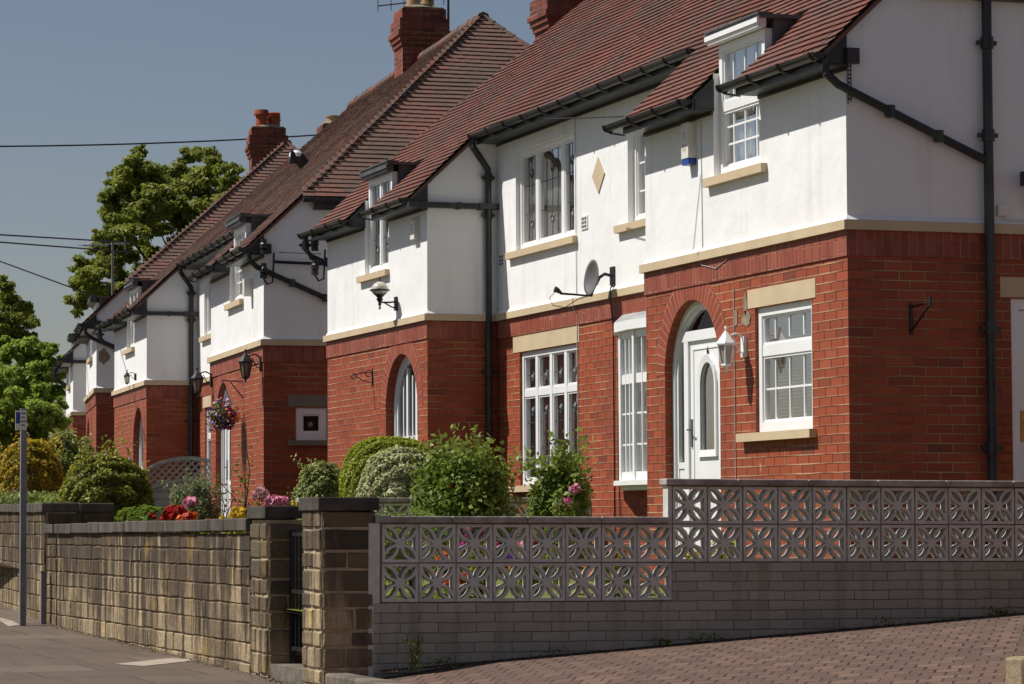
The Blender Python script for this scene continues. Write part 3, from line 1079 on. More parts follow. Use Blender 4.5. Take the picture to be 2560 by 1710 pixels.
    # ---- dormers
    for i, (d0, d1) in enumerate(DORMERS):
        z1 = 5.86 + rz_
        hp = (sp.get('dormer_white', (True, False)))[i]
        dm = MB()
        dm.box(-.03, .6, d0 - .09, d1 + .09, z1 + .08, z1 + .115)
        dm.box(-.045, .1, d0 - .1, d1 + .1, z1 + .112, z1 + .128)
        for q in (d0 - .04, d1 + .0):
            dm.add([(.13, q, z1 + .08), (.55, q, z1 + .08), (.13, q, zroof(.1) - .1), (.13, q + .06, z1 + .08), (.55, q + .06, z1 + .08), (.13, q + .06, zroof(.1) - .1)],
                   [(0, 1, 2), (3, 4, 5), (0, 1, 4, 3), (0, 2, 5, 3), (1, 2, 5, 4)])
        dro = dm.build('dormer', M['lead'], root)
        hd = MB()
        hd.box(-.03, .05, d0 - .06, d1 + .06, z1 - .0, z1 + .079)
        hd.box(-.05, -.03, d0 - .085, d1 + .085, z1 + .035, z1 + .079)
        hd.build('dormer_fascia', M['white'] if hp else M['lead'], dro)
        vt = 5.42
        du = (d1 - d0)
        if i == 0:
            bv = []
            for k in (1, 2, 3):
                x = d0 + du * k / 4
                bv += [(x, 4.72, 5.2), (x, 5.36, z1 - .08)]
            bh = [(4.72 + (5.2 - 4.72) * k / 3 + .05, d0 + .08, d1 - .08) for k in (1, 2)]
            window(root, TF, d0, d1, 4.64, z1, .06, .07, trans=(5.28,), bars_v=bv, bars_h=bh, sill=(d0 - .17, d1 + .13), curtain='net', stone=stone, mw=.09, name='dormer_window')
        else:
            window(root, TF, d0, d1, 4.64, z1, .05, .07, mull=(d0 + du * .5,), sill=(d0 - .05, d1 + .2), leads=(detail > 1), curtain='side', stone=stone, name='dormer_window')

    # ---- recess windows
    u0, u1, v0, v1 = up_c
    window(root, TR, *up_c, d=.05, mull=(9.45, 10.33), sill=(8.83, 11.16), leads=(detail > 1), curtain='side', stone=stone, mw=.1)
    window(root, TR, *gf_c, d=.03, mull=(9.34, 9.83, 10.32), trans=(3.0,), sill=(8.78, 11.1), sillh=.075, leads=(detail > 1), lintel=(8.79, 11.04, 3.49, 3.70), curtain='side', stone=stone, mw=.08)
    bv = [(5.25 + 2.02 * k / 8, 4.75, 5.7 + rz_ * .6) for k in (1, 2, 3, 5, 6, 7)]
    window(root, TR, *up_k, d=.07, mull=(6.26,), bars_v=bv, bars_h=[(5.0, 5.33, 7.2), (5.3, 5.33, 7.2)], sill=(5.1, 7.55), curtain='net', stone=stone)
    # bow window
    y0_, y1_, v0, v1 = bow
    n = 4
    yc, hw = (y0_ + y1_) / 2 + .1, 1.02
    pts = []
    for k in range(n + 1):
        q = -1 + 2 * k / n
        pts.append((XR - .25 * (1 - abs(q) ** 2.4) - .03, yc + hw * q))
    f = MB()
    g = MB()
    for k in range(n + 1):
        x, y = pts[k]
        f.box(x - .015, x + .045, y - .026, y + .026, v0 - .02, v1 + .03)
    for k in range(n):
        (xa, ya), (xb, yb2) = pts[k], pts[k + 1]
        for (za, zb2, p) in ((v0 - .02, v0 + .07, .0), (v1 - .05, v1 + .03, .0), (2.93, 3.03, .004)):
            f.add([(xa + p, ya, za), (xb + p, yb2, za), (xb + p, yb2, zb2), (xa + p, ya, zb2), (xa + .05, ya, za), (xb + .05, yb2, za), (xb + .05, yb2, zb2), (xa + .05, ya, zb2)],
                  [(0, 1, 2, 3), (4, 5, 6, 7), (0, 1, 5, 4), (3, 2, 6, 7)])
        for q in (.37, .66):
            xm, ym = xa + (xb - xa) * q, ya + (yb2 - ya) * q
            f.box(xm - .0, xm + .03, ym - .008, ym + .008, v0 + .05, v1 - .03)
        for z in (2.3, 2.62):
            f.add([(xa + .01, ya, z - .009), (xb + .01, yb2, z - .009), (xb + .01, yb2, z + .009), (xa + .01, ya, z + .009)], [(0, 1, 2, 3)])
        g.quad((xa + .025, ya, v0), (xb + .025, yb2, v0), (xb + .025, yb2, v1), (xa + .025, ya, v1))
    bw = f.build('bow_window', M['white'], root)
    g.build('pane', M['glass'], bw)
    c = MB()
    for k in range(60):
        q0, q1 = k / 60, (k + 1) / 60
        c.quad((XR - .08 + .02 * math.sin(k * 1.4), yc - 1 + 2 * q0, v0), (XR - .08 + .02 * math.sin(k * 1.4 + 1.4), yc - 1 + 2 * q1, v0), (XR - .08, yc - 1 + 2 * q1, v1), (XR - .08, yc - 1 + 2 * q0, v1))
    c.build('curtain', M['bowcurtain'], bw)

    def bowshape(mb, za, zb3, grow, zin=None):
        ring = [(XR + .0, yc - hw - grow)] + [(x - grow, yc + (y - yc) * (1 + grow / hw)) for x, y in pts] + [(XR + .0, yc + hw + grow)]
        m_ = len(ring)
        vs = [(x, y, za) for x, y in ring] + [(x, y, zb3) for x, y in ring]
        mb.add(vs, [(k, k + 1, m_ + k + 1, m_ + k) for k in range(m_ - 1)] + [tuple(range(m_)), tuple(range(m_, 2 * m_))])
        return ring
    s_ = MB()
    bowshape(s_, v0 - .07, v0 - .02, .07)
    bowshape(s_, v0 - .12, v0 - .071, .0)
    s_.build('sill', M['white'], bw)
    s_ = MB()
    rg = bowshape(s_, v1 + .03, v1 + .13, .06)
    s_.build('bow_fascia', M['white'], bw)
    s_ = MB()
    m_ = len(rg)
    s_.add([(x, y, v1 + .131) for x, y in rg] + [(XR - .02, yc + (y - yc) * .93, v1 + .25) for x, y in rg], [(k, k + 1, m_ + k + 1, m_ + k) for k in range(m_ - 1)])
    s_.build('bow_roof', M['bowlead'], bw)

    # ---- ground floor window of the right bay
    du = gf_r[1] - gf_r[0]
    bv = []
    for k in (1, 2, 3):
        x = gf_r[0] + du * k / 4
        bv += [(x, 2.38, 2.92), (x, 3.1, 3.32)]
    if gfw: window(root, TF, *gf_r, d=.03, fw=.075, trans=(3.0,), mw=.1, bars_v=bv, bars_h=[(2.66, gf_r[0] + .09, gf_r[1] - .09)], sill=(.64, 2.21), sillh=.075, proj=.07,
           lintel=(.63, 2.07, 3.385, 3.55), curtain='blind', stone=stone)

    # ---- the two arched openings
    def arch_frame(mb, yc_, r0, w_, d0_, d1_, zb_):
        a_ = arch(yc_, r0, ARCH_Z, zb_)
        c_ = arch(yc_, r0 - w_, ARCH_Z, zb_)
        for k in range(len(a_) - 1):
            mb.quad(TF(*a_[k], d0_), TF(*a_[k + 1], d0_), TF(*c_[k + 1], d0_), TF(*c_[k], d0_))
            mb.quad(TF(*c_[k], d0_), TF(*c_[k + 1], d0_), TF(*c_[k + 1], d1_), TF(*c_[k], d1_))
    # front door of the right half
    fr = MB()
    arch_frame(fr, YR, .672, .05, .075, .17, 1.0)
    arch_frame(fr, YR, .622, .04, .1, .17, 1.0)
    fr.ubox(TF, YR - .6, YR + .6, 3.19, 3.285, .09, .16)
    fr.ubox(TF, 3.72, 3.82, 1.0, 3.19, .092, .16)
    fr.ubox(TF, 3.82, 4.0, 1.0, 2.0, .11, .15)
    fr.ubox(TF, 3.82, 3.99, 2.0, 2.06, .1, .15)
    fr.ubox(TF, YR - .62, 2.80, 1.0, 3.19, .092, .16)
    df = fr.build('door_frame', M['white'], root)
    g = MB()
    g.poly([[(p[0], p[1]) for p in arch(YR, .6, ARCH_Z, 1.9)]], TF, .135)
    g.build('fanlight', M['glass'], df)
    dr = MB()
    uc, zc2, ru, rv = 3.28, 2.56, .19, .42
    def oval(a_, b_, n_=28): return [(uc + a_ * math.cos(2 * math.pi * k / n_) * (1 - .0 * 0), zc2 + b_ * (abs(math.sin(2 * math.pi * k / n_)) ** .8) * (1 if math.sin(2 * math.pi * k / n_) >= 0 else -1)) for k in range(n_)]
    def pill(a_, zlo, zhi, n_=14): return [(uc + a_, zlo)] + [(uc + a_ * math.cos(math.pi * k / n_), zhi - a_ * 1.3 + a_ * 1.3 * math.sin(math.pi * k / n_)) for k in range(n_ + 1)] + [(uc - a_, zlo)]
    hole = pill(.17, 2.16, 2.98)
    dr.poly([rect(2.80, 3.72, 1.0, 3.19), hole], TF, .115)
    dr.loopwall(hole, TF, .115, .15)
    o_, i_ = pill(.225, 2.10, 3.05), pill(.168, 2.165, 2.975)
    for k in range(len(o_)):
        k2 = (k + 1) % len(o_)
        dr.quad(TF(*o_[k], .09), TF(*o_[k2], .09), TF(*i_[k2], .1), TF(*i_[k], .1))
        dr.quad(TF(*o_[k], .09), TF(*o_[k2], .09), TF(*o_[k2], .116), TF(*o_[k], .116))
    for (a_, c_) in ((2.86, 2.875), (3.62, 3.635)):
        dr.ubox(TF, a_, c_, 1.2, 3.12, .107, .116)
    dr.ubox(TF, 2.875, 3.62, 3.105, 3.12, .107, .116)
    do = dr.build('front_door', M['white'], root)
    g = MB()
    g.poly([hole], TF, .13)
    g.build('door_glass', M['glass'], do)
    h = MB()
    h.ubox(TF, 3.655, 3.69, 2.2, 2.46, .1, .116)
    h.tube([TF(3.67, 2.36, .1), TF(3.67, 2.36, .06), TF(3.57, 2.36, .055)], .009, 6)
    h.build('door_handle', M['dishgrey'], do)
    if sp.get('number'):
        h = MB()
        pts = [(.018, .062), (.004, .07), (-.012, .055), (-.02, .028), (-.02, .008), (-.012, -.006), (0, -.01), (.014, -.004), (.02, .012), (.014, .028), (.002, .034), (-.012, .028), (-.02, .012)]
        h.tube([TF(3.27 - a_, 3.07 + b_ - .02, .11) for a_, b_ in pts], .0055, 6)
        h.build('house_number', M['iron'], do)
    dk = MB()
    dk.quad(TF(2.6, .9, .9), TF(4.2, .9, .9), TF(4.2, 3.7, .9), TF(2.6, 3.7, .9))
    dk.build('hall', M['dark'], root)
    # glazed arch of the left half
    fr = MB()
    arch_frame(fr, YL, .672, .06, .1, .19, 1.0)
    arch_frame(fr, YL, .612, .05, .125, .19, 1.0)
    for u in (YL - .19, YL + .19):
        fr.ubox(TF, u - .035, u + .035, 1.0, 3.4, .13, .18)
    for u in (YL - .38, YL, YL + .38):
        fr.ubox(TF, u - .014, u + .014, 1.9, 3.3, .14, .17)
    fr.ubox(TF, YL - .6, YL + .6, 2.5, 2.56, .131, .179)
    df = fr.build('arched_window', M['white'], root)
    g = MB()
    g.poly([arch(YL, .6, ARCH_Z, 1.0)], TF, .155)
    g.build('pane', M['glass'], df)

    # ---- chimneys
    ca = sp.get('chimA', [(3.72, 7.55, .32, .11, 'pot'), (4.0, 7.75, .3, .11, 'pot')])
    chimney(ro, 3.5, 4.2, 7.35, 7.98, zroof(3.2) - .2, 9.8 + rz_ * .3, 9.2 + rz_ * .3, ca)
    cb = sp.get('chimB')
    if cb:
        chimney(ro, *cb[0], cb[1])
    return root


# ------------------------------------------------------------------ the setting: ground, pavement, driveway, gardens
def ground_z(y):
    return .28 + .0143 * (y - 23)


def sheet(name, mat, rows, kind='structure', tint=.5):
    b = MB()
    for i in range(len(rows) - 1):
        for j in range(len(rows[i]) - 1):
            b.quad(rows[i][j], rows[i][j + 1], rows[i + 1][j + 1], rows[i + 1][j])
    o = b.build(name, mat)
    tag(o, kind=kind)
    return o


M['earth'] = plain('far_ground', (.1, .105, .05), 1, .05, var=.4, scale=2, bump=.4)
M['asphalt'] = plain('road_asphalt', (.055, .053, .05), .9, .2, var=.25, scale=30, bump=.4)
sheet('ground', M['earth'], [[(-400, -60, -.9), (400, -60, -.9)], [(-400, 20, -.05), (400, 20, -.05)], [(-400, 90, .5), (400, 90, .5)], [(-400, 900, .5), (400, 900, .5)]])
def ground_patch(name, mat, pts):
    b = MB()
    b.add([(x, y, ground_z(y) + .004 - .03 * (5.96 - x) / 7.46) for x, y in pts], [tuple(range(len(pts)))])
    tag(b.build(name, mat), kind='structure')


M['paleslab'] = plain('pale_new_flagstone', (.36, .29, .235), .9, .15, var=.12, scale=9, bump=.3, dirt=(.2, .16, .12), dirtamt=.5)
def on_pavement(dx, dy):
    p = at(dx, dy, Y=20.0)
    d = p - EYE
    t_ = (.28 - .0143 * 23 - 1.5) / (d.z - .0143 * d.y)
    q = EYE + d * t_
    return (q.x, q.y)


ground_patch('pavement_slab', M['paleslab'], [on_pavement(*q) for q in ((262, 1522), (330, 1527), (470, 1512), (400, 1508))])
ground_patch('pavement_slab', M['paleslab'], [on_pavement(*q) for q in ((0, 1423), (0, 1416), (30, 1424), (45, 1432), (20, 1436))])
ys = [-10, 5, 15, 23, 33, 45, 60, 80]
sheet('pavement', M['slab'], [[(-1.5 if y < 40 else -1.5 + (y - 40) * .06, y, ground_z(y) - .03), (5.96 if y < 34 else 5.96 + (y - 34) * .07, y, ground_z(y))] for y in ys])
sheet('road', M['asphalt'], [[(-9 + max(0, y - 40) * .06, y, ground_z(y) - .2), (-1.5 + max(0, y - 40) * .06, y, ground_z(y) - .15)] for y in ys])


def drive_z(x):
    return .385 + .066 * (x - 6.2)


sheet('driveway', M['paving'], [[(x, y, drive_z(x) + .012 * math.sin(y * .7) + (ground_z(y) + .02 - drive_z(5.98)) * max(0, 1 - (x - 5.98) / 1.2)) for x in (5.98, 6.6, 7.2, 8, 9, 10, 11, 12, 13.5, 16)] for y in (2, 8, 12, 15, 17, 19, 20.2, 21.2, 21.95)])
sheet('garden_lawn', M['lawn'], [[(x, y, .82 + .0143 * (y - 23)) for x in (6.1, 7.5, 9, 10.72)] for y in (22.0, 24, 26, 28, 30, 30.75)])
sheet('garden_ground', M['soil'], [[(x, y, .8 + .0143 * (y - 23)) for x in (6.1, 8, 11, 16)] for y in (22.0, 30.7, 38, 46, 60, 75)])

# ------------------------------------------------------------------ houses
CAMV = EYE
def place(tx, ty, dz, s):
    return CAMV + (Vector((tx, ty, dz)) - CAMV) * s


TS0 = T_side(0)
house1 = house('semi_detached_house', (10.694, 22.70, 0), 0, 1.0,
               'nearest pair of red brick and white houses, numbered 6, with satellite dish and leaded windows',
               0, 'tile', dict(number=True, pipe_top=7.2, side_holes=[(1.5, 2.45, .9, 3.36)], dormer_white=(True, False),
                               chimB=((2.83, 3.4, 15.2, 15.8, 5.9, 8.9, 8.1), [(3.1, 15.5, .3, .11, 'pot')])), seed=3)
house2 = house('semi_detached_house', place(9.854, 38.92, -.05, 1.05), -.0778, 1.05,
               'second pair of houses from the right, hipped roof end and black coach lanterns, hanging basket',
               -.16, 'tile_old', dict(step=.023, bay_window=False, left_pipe=True, dormer_white=(False, False), side_holes=[(.43, .85, 2.65, 3.08)],
                                      chimB=((3.72, 4.3, 15.2, 15.8, 6.5, 8.9, 8.3), [(3.95, 15.45, .16, .13, 'pot')])), seed=5)
house3 = house('semi_detached_house', place(10.642, 54.315, -.02, 1.09), -.1503, 1.09,
               'farthest pair of houses at the left, with television aerial and two clay chimney pots',
               -.2, 'tile_old', dict(step=.024, bay_window=False, dormer_white=(False, False), wall=M['render'],
                                     chimA=[(3.72, 7.55, .36, .13, 'hood'), (3.99, 7.75, .34, .14, 'cowl')]), detail=1, seed=8)


house0 = house('semi_detached_house', (10.694, 1.9, -.35), 0, 1.0,  # unseen neighbour, added to keep skylight off the near side wall and driveway
               'unseen neighbouring pair of brick and white houses across the block paved driveway', 0, 'tile', {}, detail=1, seed=12)


# ------------------------------------------------------------------ fixtures of the near house
def local_T(root):
    return root


# satellite dish on the recess wall
def dish(root):
    b = MB()
    yw, zw = 7.72, 4.14
    b.box(XR - .02, XR + .002, yw - .06, yw + .06, zw - .1, zw + .1)
    b.tube([(XR - .01, yw, zw), (XR - .1, yw, zw + .02), (XR - .16, yw, zw - .02), (XR - .2, yw, zw - .1)], .018, 8)
    o = b.build('satellite_dish', M['iron'], root)
    ax = Vector((-.97, -.07, .13)).normalized()
    up = Vector((0, 0, 1)) - ax * ax.z
    up.normalize()
    sd = ax.cross(up)
    c = Vector((XR - .215, yw - .02, zw - .03))
    d = MB()
    n, m_ = 32, 7
    vs = []
    for off in (0, -.012):
        for i in range(m_ + 1):
            r = i / m_
            for k in range(n):
                a = 2 * math.pi * k / n
                p = c + sd * (.17 * r * math.cos(a)) + up * (.195 * r * math.sin(a)) + ax * (.055 * r * r + off)
                vs.append(p)
    fs = []
    q = (m_ + 1) * n
    for o_ in (0, q):
        for i in range(m_):
            for k in range(n):
                fs.append((o_ + i * n + k, o_ + i * n + (k + 1) % n, o_ + (i + 1) * n + (k + 1) % n, o_ + (i + 1) * n + k))
    for k in range(n):
        fs.append((m_ * n + k, m_ * n + (k + 1) % n, q + m_ * n + (k + 1) % n, q + m_ * n + k))
    d.add(vs, fs)
    d.build('dish_reflector', M['dishgrey'], o, True)
    a = MB()
    base = c - up * .195 + ax * .04
    tip = base + Vector((-.32, .05, .02))
    a.tube([c - up * .1, base - ax * .02, base + Vector((-.05, 0, -.0)), tip], .013, 6)
    a.tube([tip + Vector((.02, 0, .0)), tip + Vector((-.03, .0, .035)), tip + Vector((-.06, 0, .045))], [.012, .03, .034], 8)
    pts = [tip + Vector((-.05, 0, .02)), tip + Vector((-.12, 0, -.05)), tip + Vector((-.08, 0, -.13)), tip + Vector((.05, 0, -.15)), tip + Vector((.2, 0, -.06)), base]
    a.tube(pts, .005, 5)
    a.build('receiver_arm', M['iron'], o)
    w = MB()
    w.tube([(XR - .02, yw - .02, zw - .1), (XR - .06, yw - .06, ZS1 + .02), (XR - .062, yw - .06, ZS0), (XR - .02, yw - .04, 3.6), (XR - .012, yw - .02, 2.6), (XR - .012, yw - .03, .9)], .008, 5)
    w.build('aerial_cable', M['wire'], root)
    w = MB()
    w.tube([(XR - .012, yw - .16, 3.6), (XR - .012, yw - .18, 3.0), (XR - .012, yw - .14, 2.3), (XR - .012, yw - .19, 1.6), (XR - .012, yw - .22, .9)], .006, 5)
    w.build('aerial_cable', M['wire'], root)
    w = MB()
    w.tube([(XR - .012, 8.86, 6.0), (XR - .012, 8.84, 4.0), (XR - .06, 8.84, 3.99), (XR - .06, 8.84, 3.88), (XR - .012, 8.83, 3.8), (XR - .012, 8.82, 1.5)], .005, 5)
    w.build('telephone_cable', M['leadpale'], root)
    w = MB()
    w.tube([(-.006, 3.12, 5.2), (-.006, 3.1, 4.02), (-.056, 3.1, 3.97), (-.02, 3.1, 3.86), (-.02, 2.75, 3.8), (-.02, 2.5, 3.86)], .004, 5)
    w.tube([(-.006, 3.13, 4.7), (-.006, 3.33, 4.02)], .003, 5)
    w.tube([(-.006, 2.38, 3.6), (-.006, 2.36, 1.3)], .0045, 5)
    w.build('alarm_cable', M['leadpale'], root)


dish(house1)
T0 = T_front(0)
# bell box of the right half: cream box, pink print, blue foot
b = MB()
b.ubox(T0, 3.24, 3.41, 4.87, 5.2, -.085, 0)
bb = b.build('alarm_box', M['whiteplastic'], house1)
b = MB()
b.ubox(T0, 3.245, 3.405, 4.81, 4.868, -.08, 0)
b.build('alarm_lens', M['blue'], bb)
b = MB()
for (u, z, w_, h_) in ((3.34, 5.1, .07, .012), (3.33, 5.075, .05, .01), (3.33, 5.052, .06, .01), (3.34, 4.99, .09, .008), (3.33, 4.975, .07, .008), (3.34, 4.957, .1, .008), (3.33, 4.94, .06, .008)):
    b.ubox(T0, u - w_ / 2, u + w_ / 2, z, z + h_, -.087, -.0845)
b.build('alarm_print', M['redprint'], bb)
b = MB()
b.ubox(T0, 11.95, 12.12, 4.9, 5.12, -.07, 0)
b.add([T0(11.95, 5.12, -.07), T0(12.12, 5.12, -.07), T0(12.12, 5.18, 0), T0(11.95, 5.18, 0), T0(11.95, 5.12, 0), T0(12.12, 5.12, 0)], [(0, 1, 2, 3), (0, 3, 4), (1, 2, 5)])
bb = b.build('alarm_box', M['whiteplastic'], house1)
b = MB()
for (u, z, w_, h_) in ((12.06, 5.07, .06, .012), (12.05, 5.05, .04, .01), (12.06, 5.02, .06, .01)):
    b.ubox(T0, u - w_ / 2, u + w_ / 2, z, z + h_, -.072, -.0695)
b.build('alarm_print', M['dishgrey'], bb)
# stone diamond, air bricks
b = MB()
b.add([(XR - .012, 8.14 + q[0], 5.275 + q[1]) for q in ((-.19, 0), (0, .2), (.19, 0), (0, -.2))] + [(XR + .01, 8.14 + q[0], 5.275 + q[1]) for q in ((-.19, 0), (0, .2), (.19, 0), (0, -.2))],
      [(0, 1, 2, 3), (0, 1, 5, 4), (1, 2, 6, 5), (2, 3, 7, 6), (3, 0, 4, 7)])
b.build('stone_diamond', M['stonepaint'], house1)
for (yy, zz_) in ((8.59, 4.8), (11.45, 4.62)):
    b = MB()
    TRf = T_front(XR)
    b.poly([rect(yy - .1, yy + .1, zz_ - .075, zz_ + .075)] + [rect(yy - .075 + .055 * i, yy - .035 + .055 * i, zz_ - .06 + .043 * j, zz_ - .028 + .043 * j) for i in range(3) for j in range(3)], TRf, -.012)
    b.loopwall(rect(yy - .1, yy + .1, zz_ - .075, zz_ + .075), TRf, -.012, 0)
    ab = b.build('air_brick', M['white'], house1)
    b = MB()
    b.ubox(TRf, yy - .09, yy + .09, zz_ - .065, zz_ + .065, -.004, -.001)
    b.build('grille_back', M['dark'], ab)
lantern(house1, T0, 2.13, 3.05, .19, .92, M['white'], M['lampclear'])
# globe lamp on the left bay
b = MB()
b.ubox(T0, 12.86, 12.93, 4.1, 4.27, -.03, 0)
b.tube([T0(12.9, 4.21, -.02), T0(12.9, 4.2, -.1), T0(12.9, 4.2, -.22)], .012, 6)
b.tube([T0(12.9, 4.13, -.02), T0(12.9, 4.15, -.08), T0(12.9, 4.2, -.17)], .009, 6)
c = T0(12.9, 4.2, -.22)
b.lathe(c, [(.004, -.09), (.018, -.07), (.008, -.05), (.02, -.03), (.02, .0), (.045, .04), (.03, .05), (.035, .06), (.06, .085), (.09, .11)], 12)
b.lathe(c, [(.108, .135), (.125, .14), (.125, .155), (.108, .158)], 18)
b.lathe(c, [(.02, .25), (.028, .262), (.012, .275), (.006, .31)], 8)
gl = b.build('wall_lantern', M['iron'], house1)
b = MB()
b.lathe(c, [(.05, .08), (.09, .11), (.108, .15), (.1, .19), (.075, .225), (.03, .252), (.004, .256)], 18)
b.build('lamp_globe', M['globe'], gl, True)


def scroll_bracket(root, T, u, z0, z1, reach, name='plant_bracket'):
    b = MB()
    b.ubox(T, u - .012, u + .012, z0, z1, -.012, 0)
    b.tube([T(u, z1 - .04, -.01), T(u, z1 - .05, -reach * .5), T(u, z1 - .08, -reach)], .007, 6)
    pts = [T(u, z0 + .04, -.01), T(u, z0 + .07, -reach * .5), T(u, z1 - .1, -reach * .9)]
    b.tube(pts, .006, 6)
    for cx_, cz, rr in ((.055, z1 - .06, .04), (reach - .01, z1 - .1, .035)):
        b.tube([T(u, cz + rr * math.sin(a), -cx_ + rr * math.cos(a)) for a in [2 * math.pi * k / 12 for k in range(11)]], .006, 5)
    return b.build(name, M['iron'], root)


scroll_bracket(house1, T0, 13.97, 3.22, 3.44, .25)
b = MB()
b.ubox(TS0, .555, .585, 3.04, 3.3, -.012, 0)
b.tube([TS0(.57, 3.27, -.01), TS0(.57, 3.285, -.36)], .009, 6)
b.tube([TS0(.57, 3.07, -.01), TS0(.57, 3.26, -.34)], .009, 6)
b.tube([TS0(.57, 3.25, -.36), TS0(.57, 3.33, -.36)], .016, 6)
b.build('plant_bracket', M['iron'], house1)
# side door, lintel, junction box, flood light
b = MB()
b.ubox(TS0, 1.4, 2.6, 3.37, 3.54, -.006, .06)
b.build('door_lintel', M['stonepaint'], house1)
b = MB()
b.ubox(TS0, 1.5, 1.58, .8, 3.36, .02, .1)
b.ubox(TS0, 2.37, 2.45, .8, 3.36, .02, .1)
b.ubox(TS0, 1.58, 2.37, 3.27, 3.36, .021, .1)
b.ubox(TS0, 1.585, 2.365, .8, 3.265, .05, .09)
sd = b.build('side_door', M['white'], house1)
b = MB()
b.ubox(TS0, 1.6, 1.64, 2.16, 2.42, .036, .05)
b.tube([TS0(1.62, 2.33, .04), TS0(1.62, 2.33, -.01), TS0(1.74, 2.33, -.01)], .009, 6)
b.build('door_handle', M['brass'], sd)
b = MB()
b.ubox(TS0, 1.37, 1.47, 4.05, 4.14, -.05, 0)
b.tube([TS0(1.42, 4.05, -.02), TS0(1.47, 4.02, -.02), TS0(2.2, 4.01, -.01)], .006, 5)
b.build('junction_box', M['whiteplastic'], house1)
b = MB()
b.tube([TS0(1.68, 4.1, 0), TS0(1.66, 4.25, -.12), TS0(1.64, 4.33, -.14)], .02, 6)
b.ubox(TS0, 1.56, 1.76, 4.3, 4.42, -.2, -.08)
b.build('flood_light', M['iron'], house1)
b = MB()
for k in range(9):
    z = 5.26 - k * .034
    b.ubox(TS0, .01, .035, z - .012, z, -.03, -.022)
b.ubox(TS0, .006, .011, 4.94, 5.27, -.03, -.02)
b.ubox(TS0, .034, .039, 4.96, 5.27, -.03, -.02)
b.build('hanging_strap', M['iron'], house1)
# old patches of cement where things were fixed
b = MB()
for q in ((2.12, 3.44, .05, .12), (2.1, 3.3, .12, .08), (2.34, 3.33, .05, .1)):
    n = 11
    b.add([T0(q[0] + q[2] * math.cos(6.283 * k / n) * exec_rng.uniform(.6, 1.1), q[1] + q[3] * math.sin(6.283 * k / n) * exec_rng.uniform(.6, 1.1), -.006) for k in range(n)], [tuple(range(n))])
b.build('cement_patch', M['mortar'], house1)

# ---- second pair: lanterns, alarm, side window, cable brackets, roof vent
lantern(house2, T0, .12, 3.66, .22, .98, M['iron'], M['lampglass'])
lantern(house2, T0, 4.4, 3.64, .22, .98, M['iron'], M['lampglass'])
b = MB()
b.ubox(T0, .85, 1.0, 4.62, 4.85, -.12, 0)
b.build('alarm_box', M['whiteplastic'], house2)
window(house2, TS0, .43, .85, 2.65, 3.08, d=.02, fw=.085, leads=True, sill=(.32, 1.0), sillh=.07, lintel=(.33, 1.0, 3.1, 3.24), stone=M['stonepaint_old'])


def insulator(root, x, y, z, along):
    b = MB()
    for dz in (.1, -.22):
        b.lathe((x, y, z + dz), [(.0, 0), (.05, 0), (.05, .05), (.035, .06), (.055, .075), (.055, .13), (.04, .15), (.04, .2), (0, .2)], 10)
    b.tube([(x, y, z - .22), (x + .05, y, z - .3), (x + .12, y, z - .27), (x + .13, y, z - .1), (x + .14, y, z + .12)], .014, 6)
    b.tube([(x + .14, y, z - .0), (x + .14 + along, y, z - .02)], .022, 6)
    return b.build('cable_bracket', M['iron'], root)


insulator(house2, -.02, -.1, 5.0, .7)
insulator(house1, -.14, W_ + .12, 5.02, .1)
b = MB()
xv, yv = 1.72, 6.5
zv = 5.57 - .16 + TAN * xv
b.tube([(xv + .1, yv, zv), (xv - .05, yv, zv + .18), (xv - .2, yv, zv + .2)], [.1, .1, .12], 10)
rv = b.build('roof_vent', M['iron'], house2)
b = MB()
b.lathe((xv - .1, yv, zv + .2), [(.11, 0), (.1, .06), (.06, .1), (.0, .11)], 12)
b.build('vent_cap', M['white'], rv)
b = MB()
zr_ = 5.57 - .16 + TAN * 3.8
b.lathe((4.05, 8.75, zr_ - .5), [(.13, 0), (.12, .5), (.14, .53), (.14, .56), (.11, .57), (.11, .6), (.14, .61), (.14, .64), (.11, .65), (.14, .69), (.1, .72), (.01, .73)], 12)
b.build('ridge_vent', M['terracotta'], house2)
b = MB()
b.tube([(4.26, 7.4, 8.9), (4.26, 7.4, 10.6)], .02, 6)
b.tube([(4.26, 7.4, 9.95), (3.3, 8.3, 9.93)], .012, 5)
for k in range(6):
    q = Vector((4.2 - .9 * k / 5, 7.46 + .84 * k / 5, 9.94))
    b.tube([q - Vector((0, 0, .1)), q + Vector((0, 0, .1))], .007, 5)
b.build('television_aerial', M['iron'], house2)
# ---- third pair: aerial, bulkhead lamp, flaking render, lanterns
def to_local(loc, th, sc, p):
    q = (Vector(p) - Vector(loc)) / sc
    c_, s_ = math.cos(th), math.sin(th)
    return Vector((q.x * c_ - q.y * s_, q.x * s_ + q.y * c_, q.z))


L3 = lambda p: to_local(house3.location, .1503, 1.09, p)
b = MB()
b.tube([L3(at(258, 690, Y=74)), L3(at(258, 552, Y=74))], .028, 6)
a0, a1 = L3(at(287, 558, Y=74.6)), L3(at(189, 563, Y=73.4))
b.tube([a0, a1], .014, 5)
for k in range(9):
    q = a0.lerp(a1, k / 8)
    b.tube([q - Vector((-.09, .04, .02)), q + Vector((-.09, .04, .02))], .008, 5)
b.tube([a0 + Vector((0, 0, -.16)), a0 + Vector((0, 0, .16))], .012, 5)
b.build('television_aerial', M['steel'], house3)
lantern(house2, T0, 13.0, 4.1, .16, .6, M['iron'], M['whiteplastic'])
b = MB()
n = 13
b.add([TS0(.12 + .13 * math.cos(6.283 * k / n) * exec_rng.uniform(.6, 1.1), 4.55 + .15 * math.sin(6.283 * k / n) * exec_rng.uniform(.6, 1.1), -.004) for k in range(n)], [tuple(range(n))])
b.build('flaked_render', M['mortar'], house3)
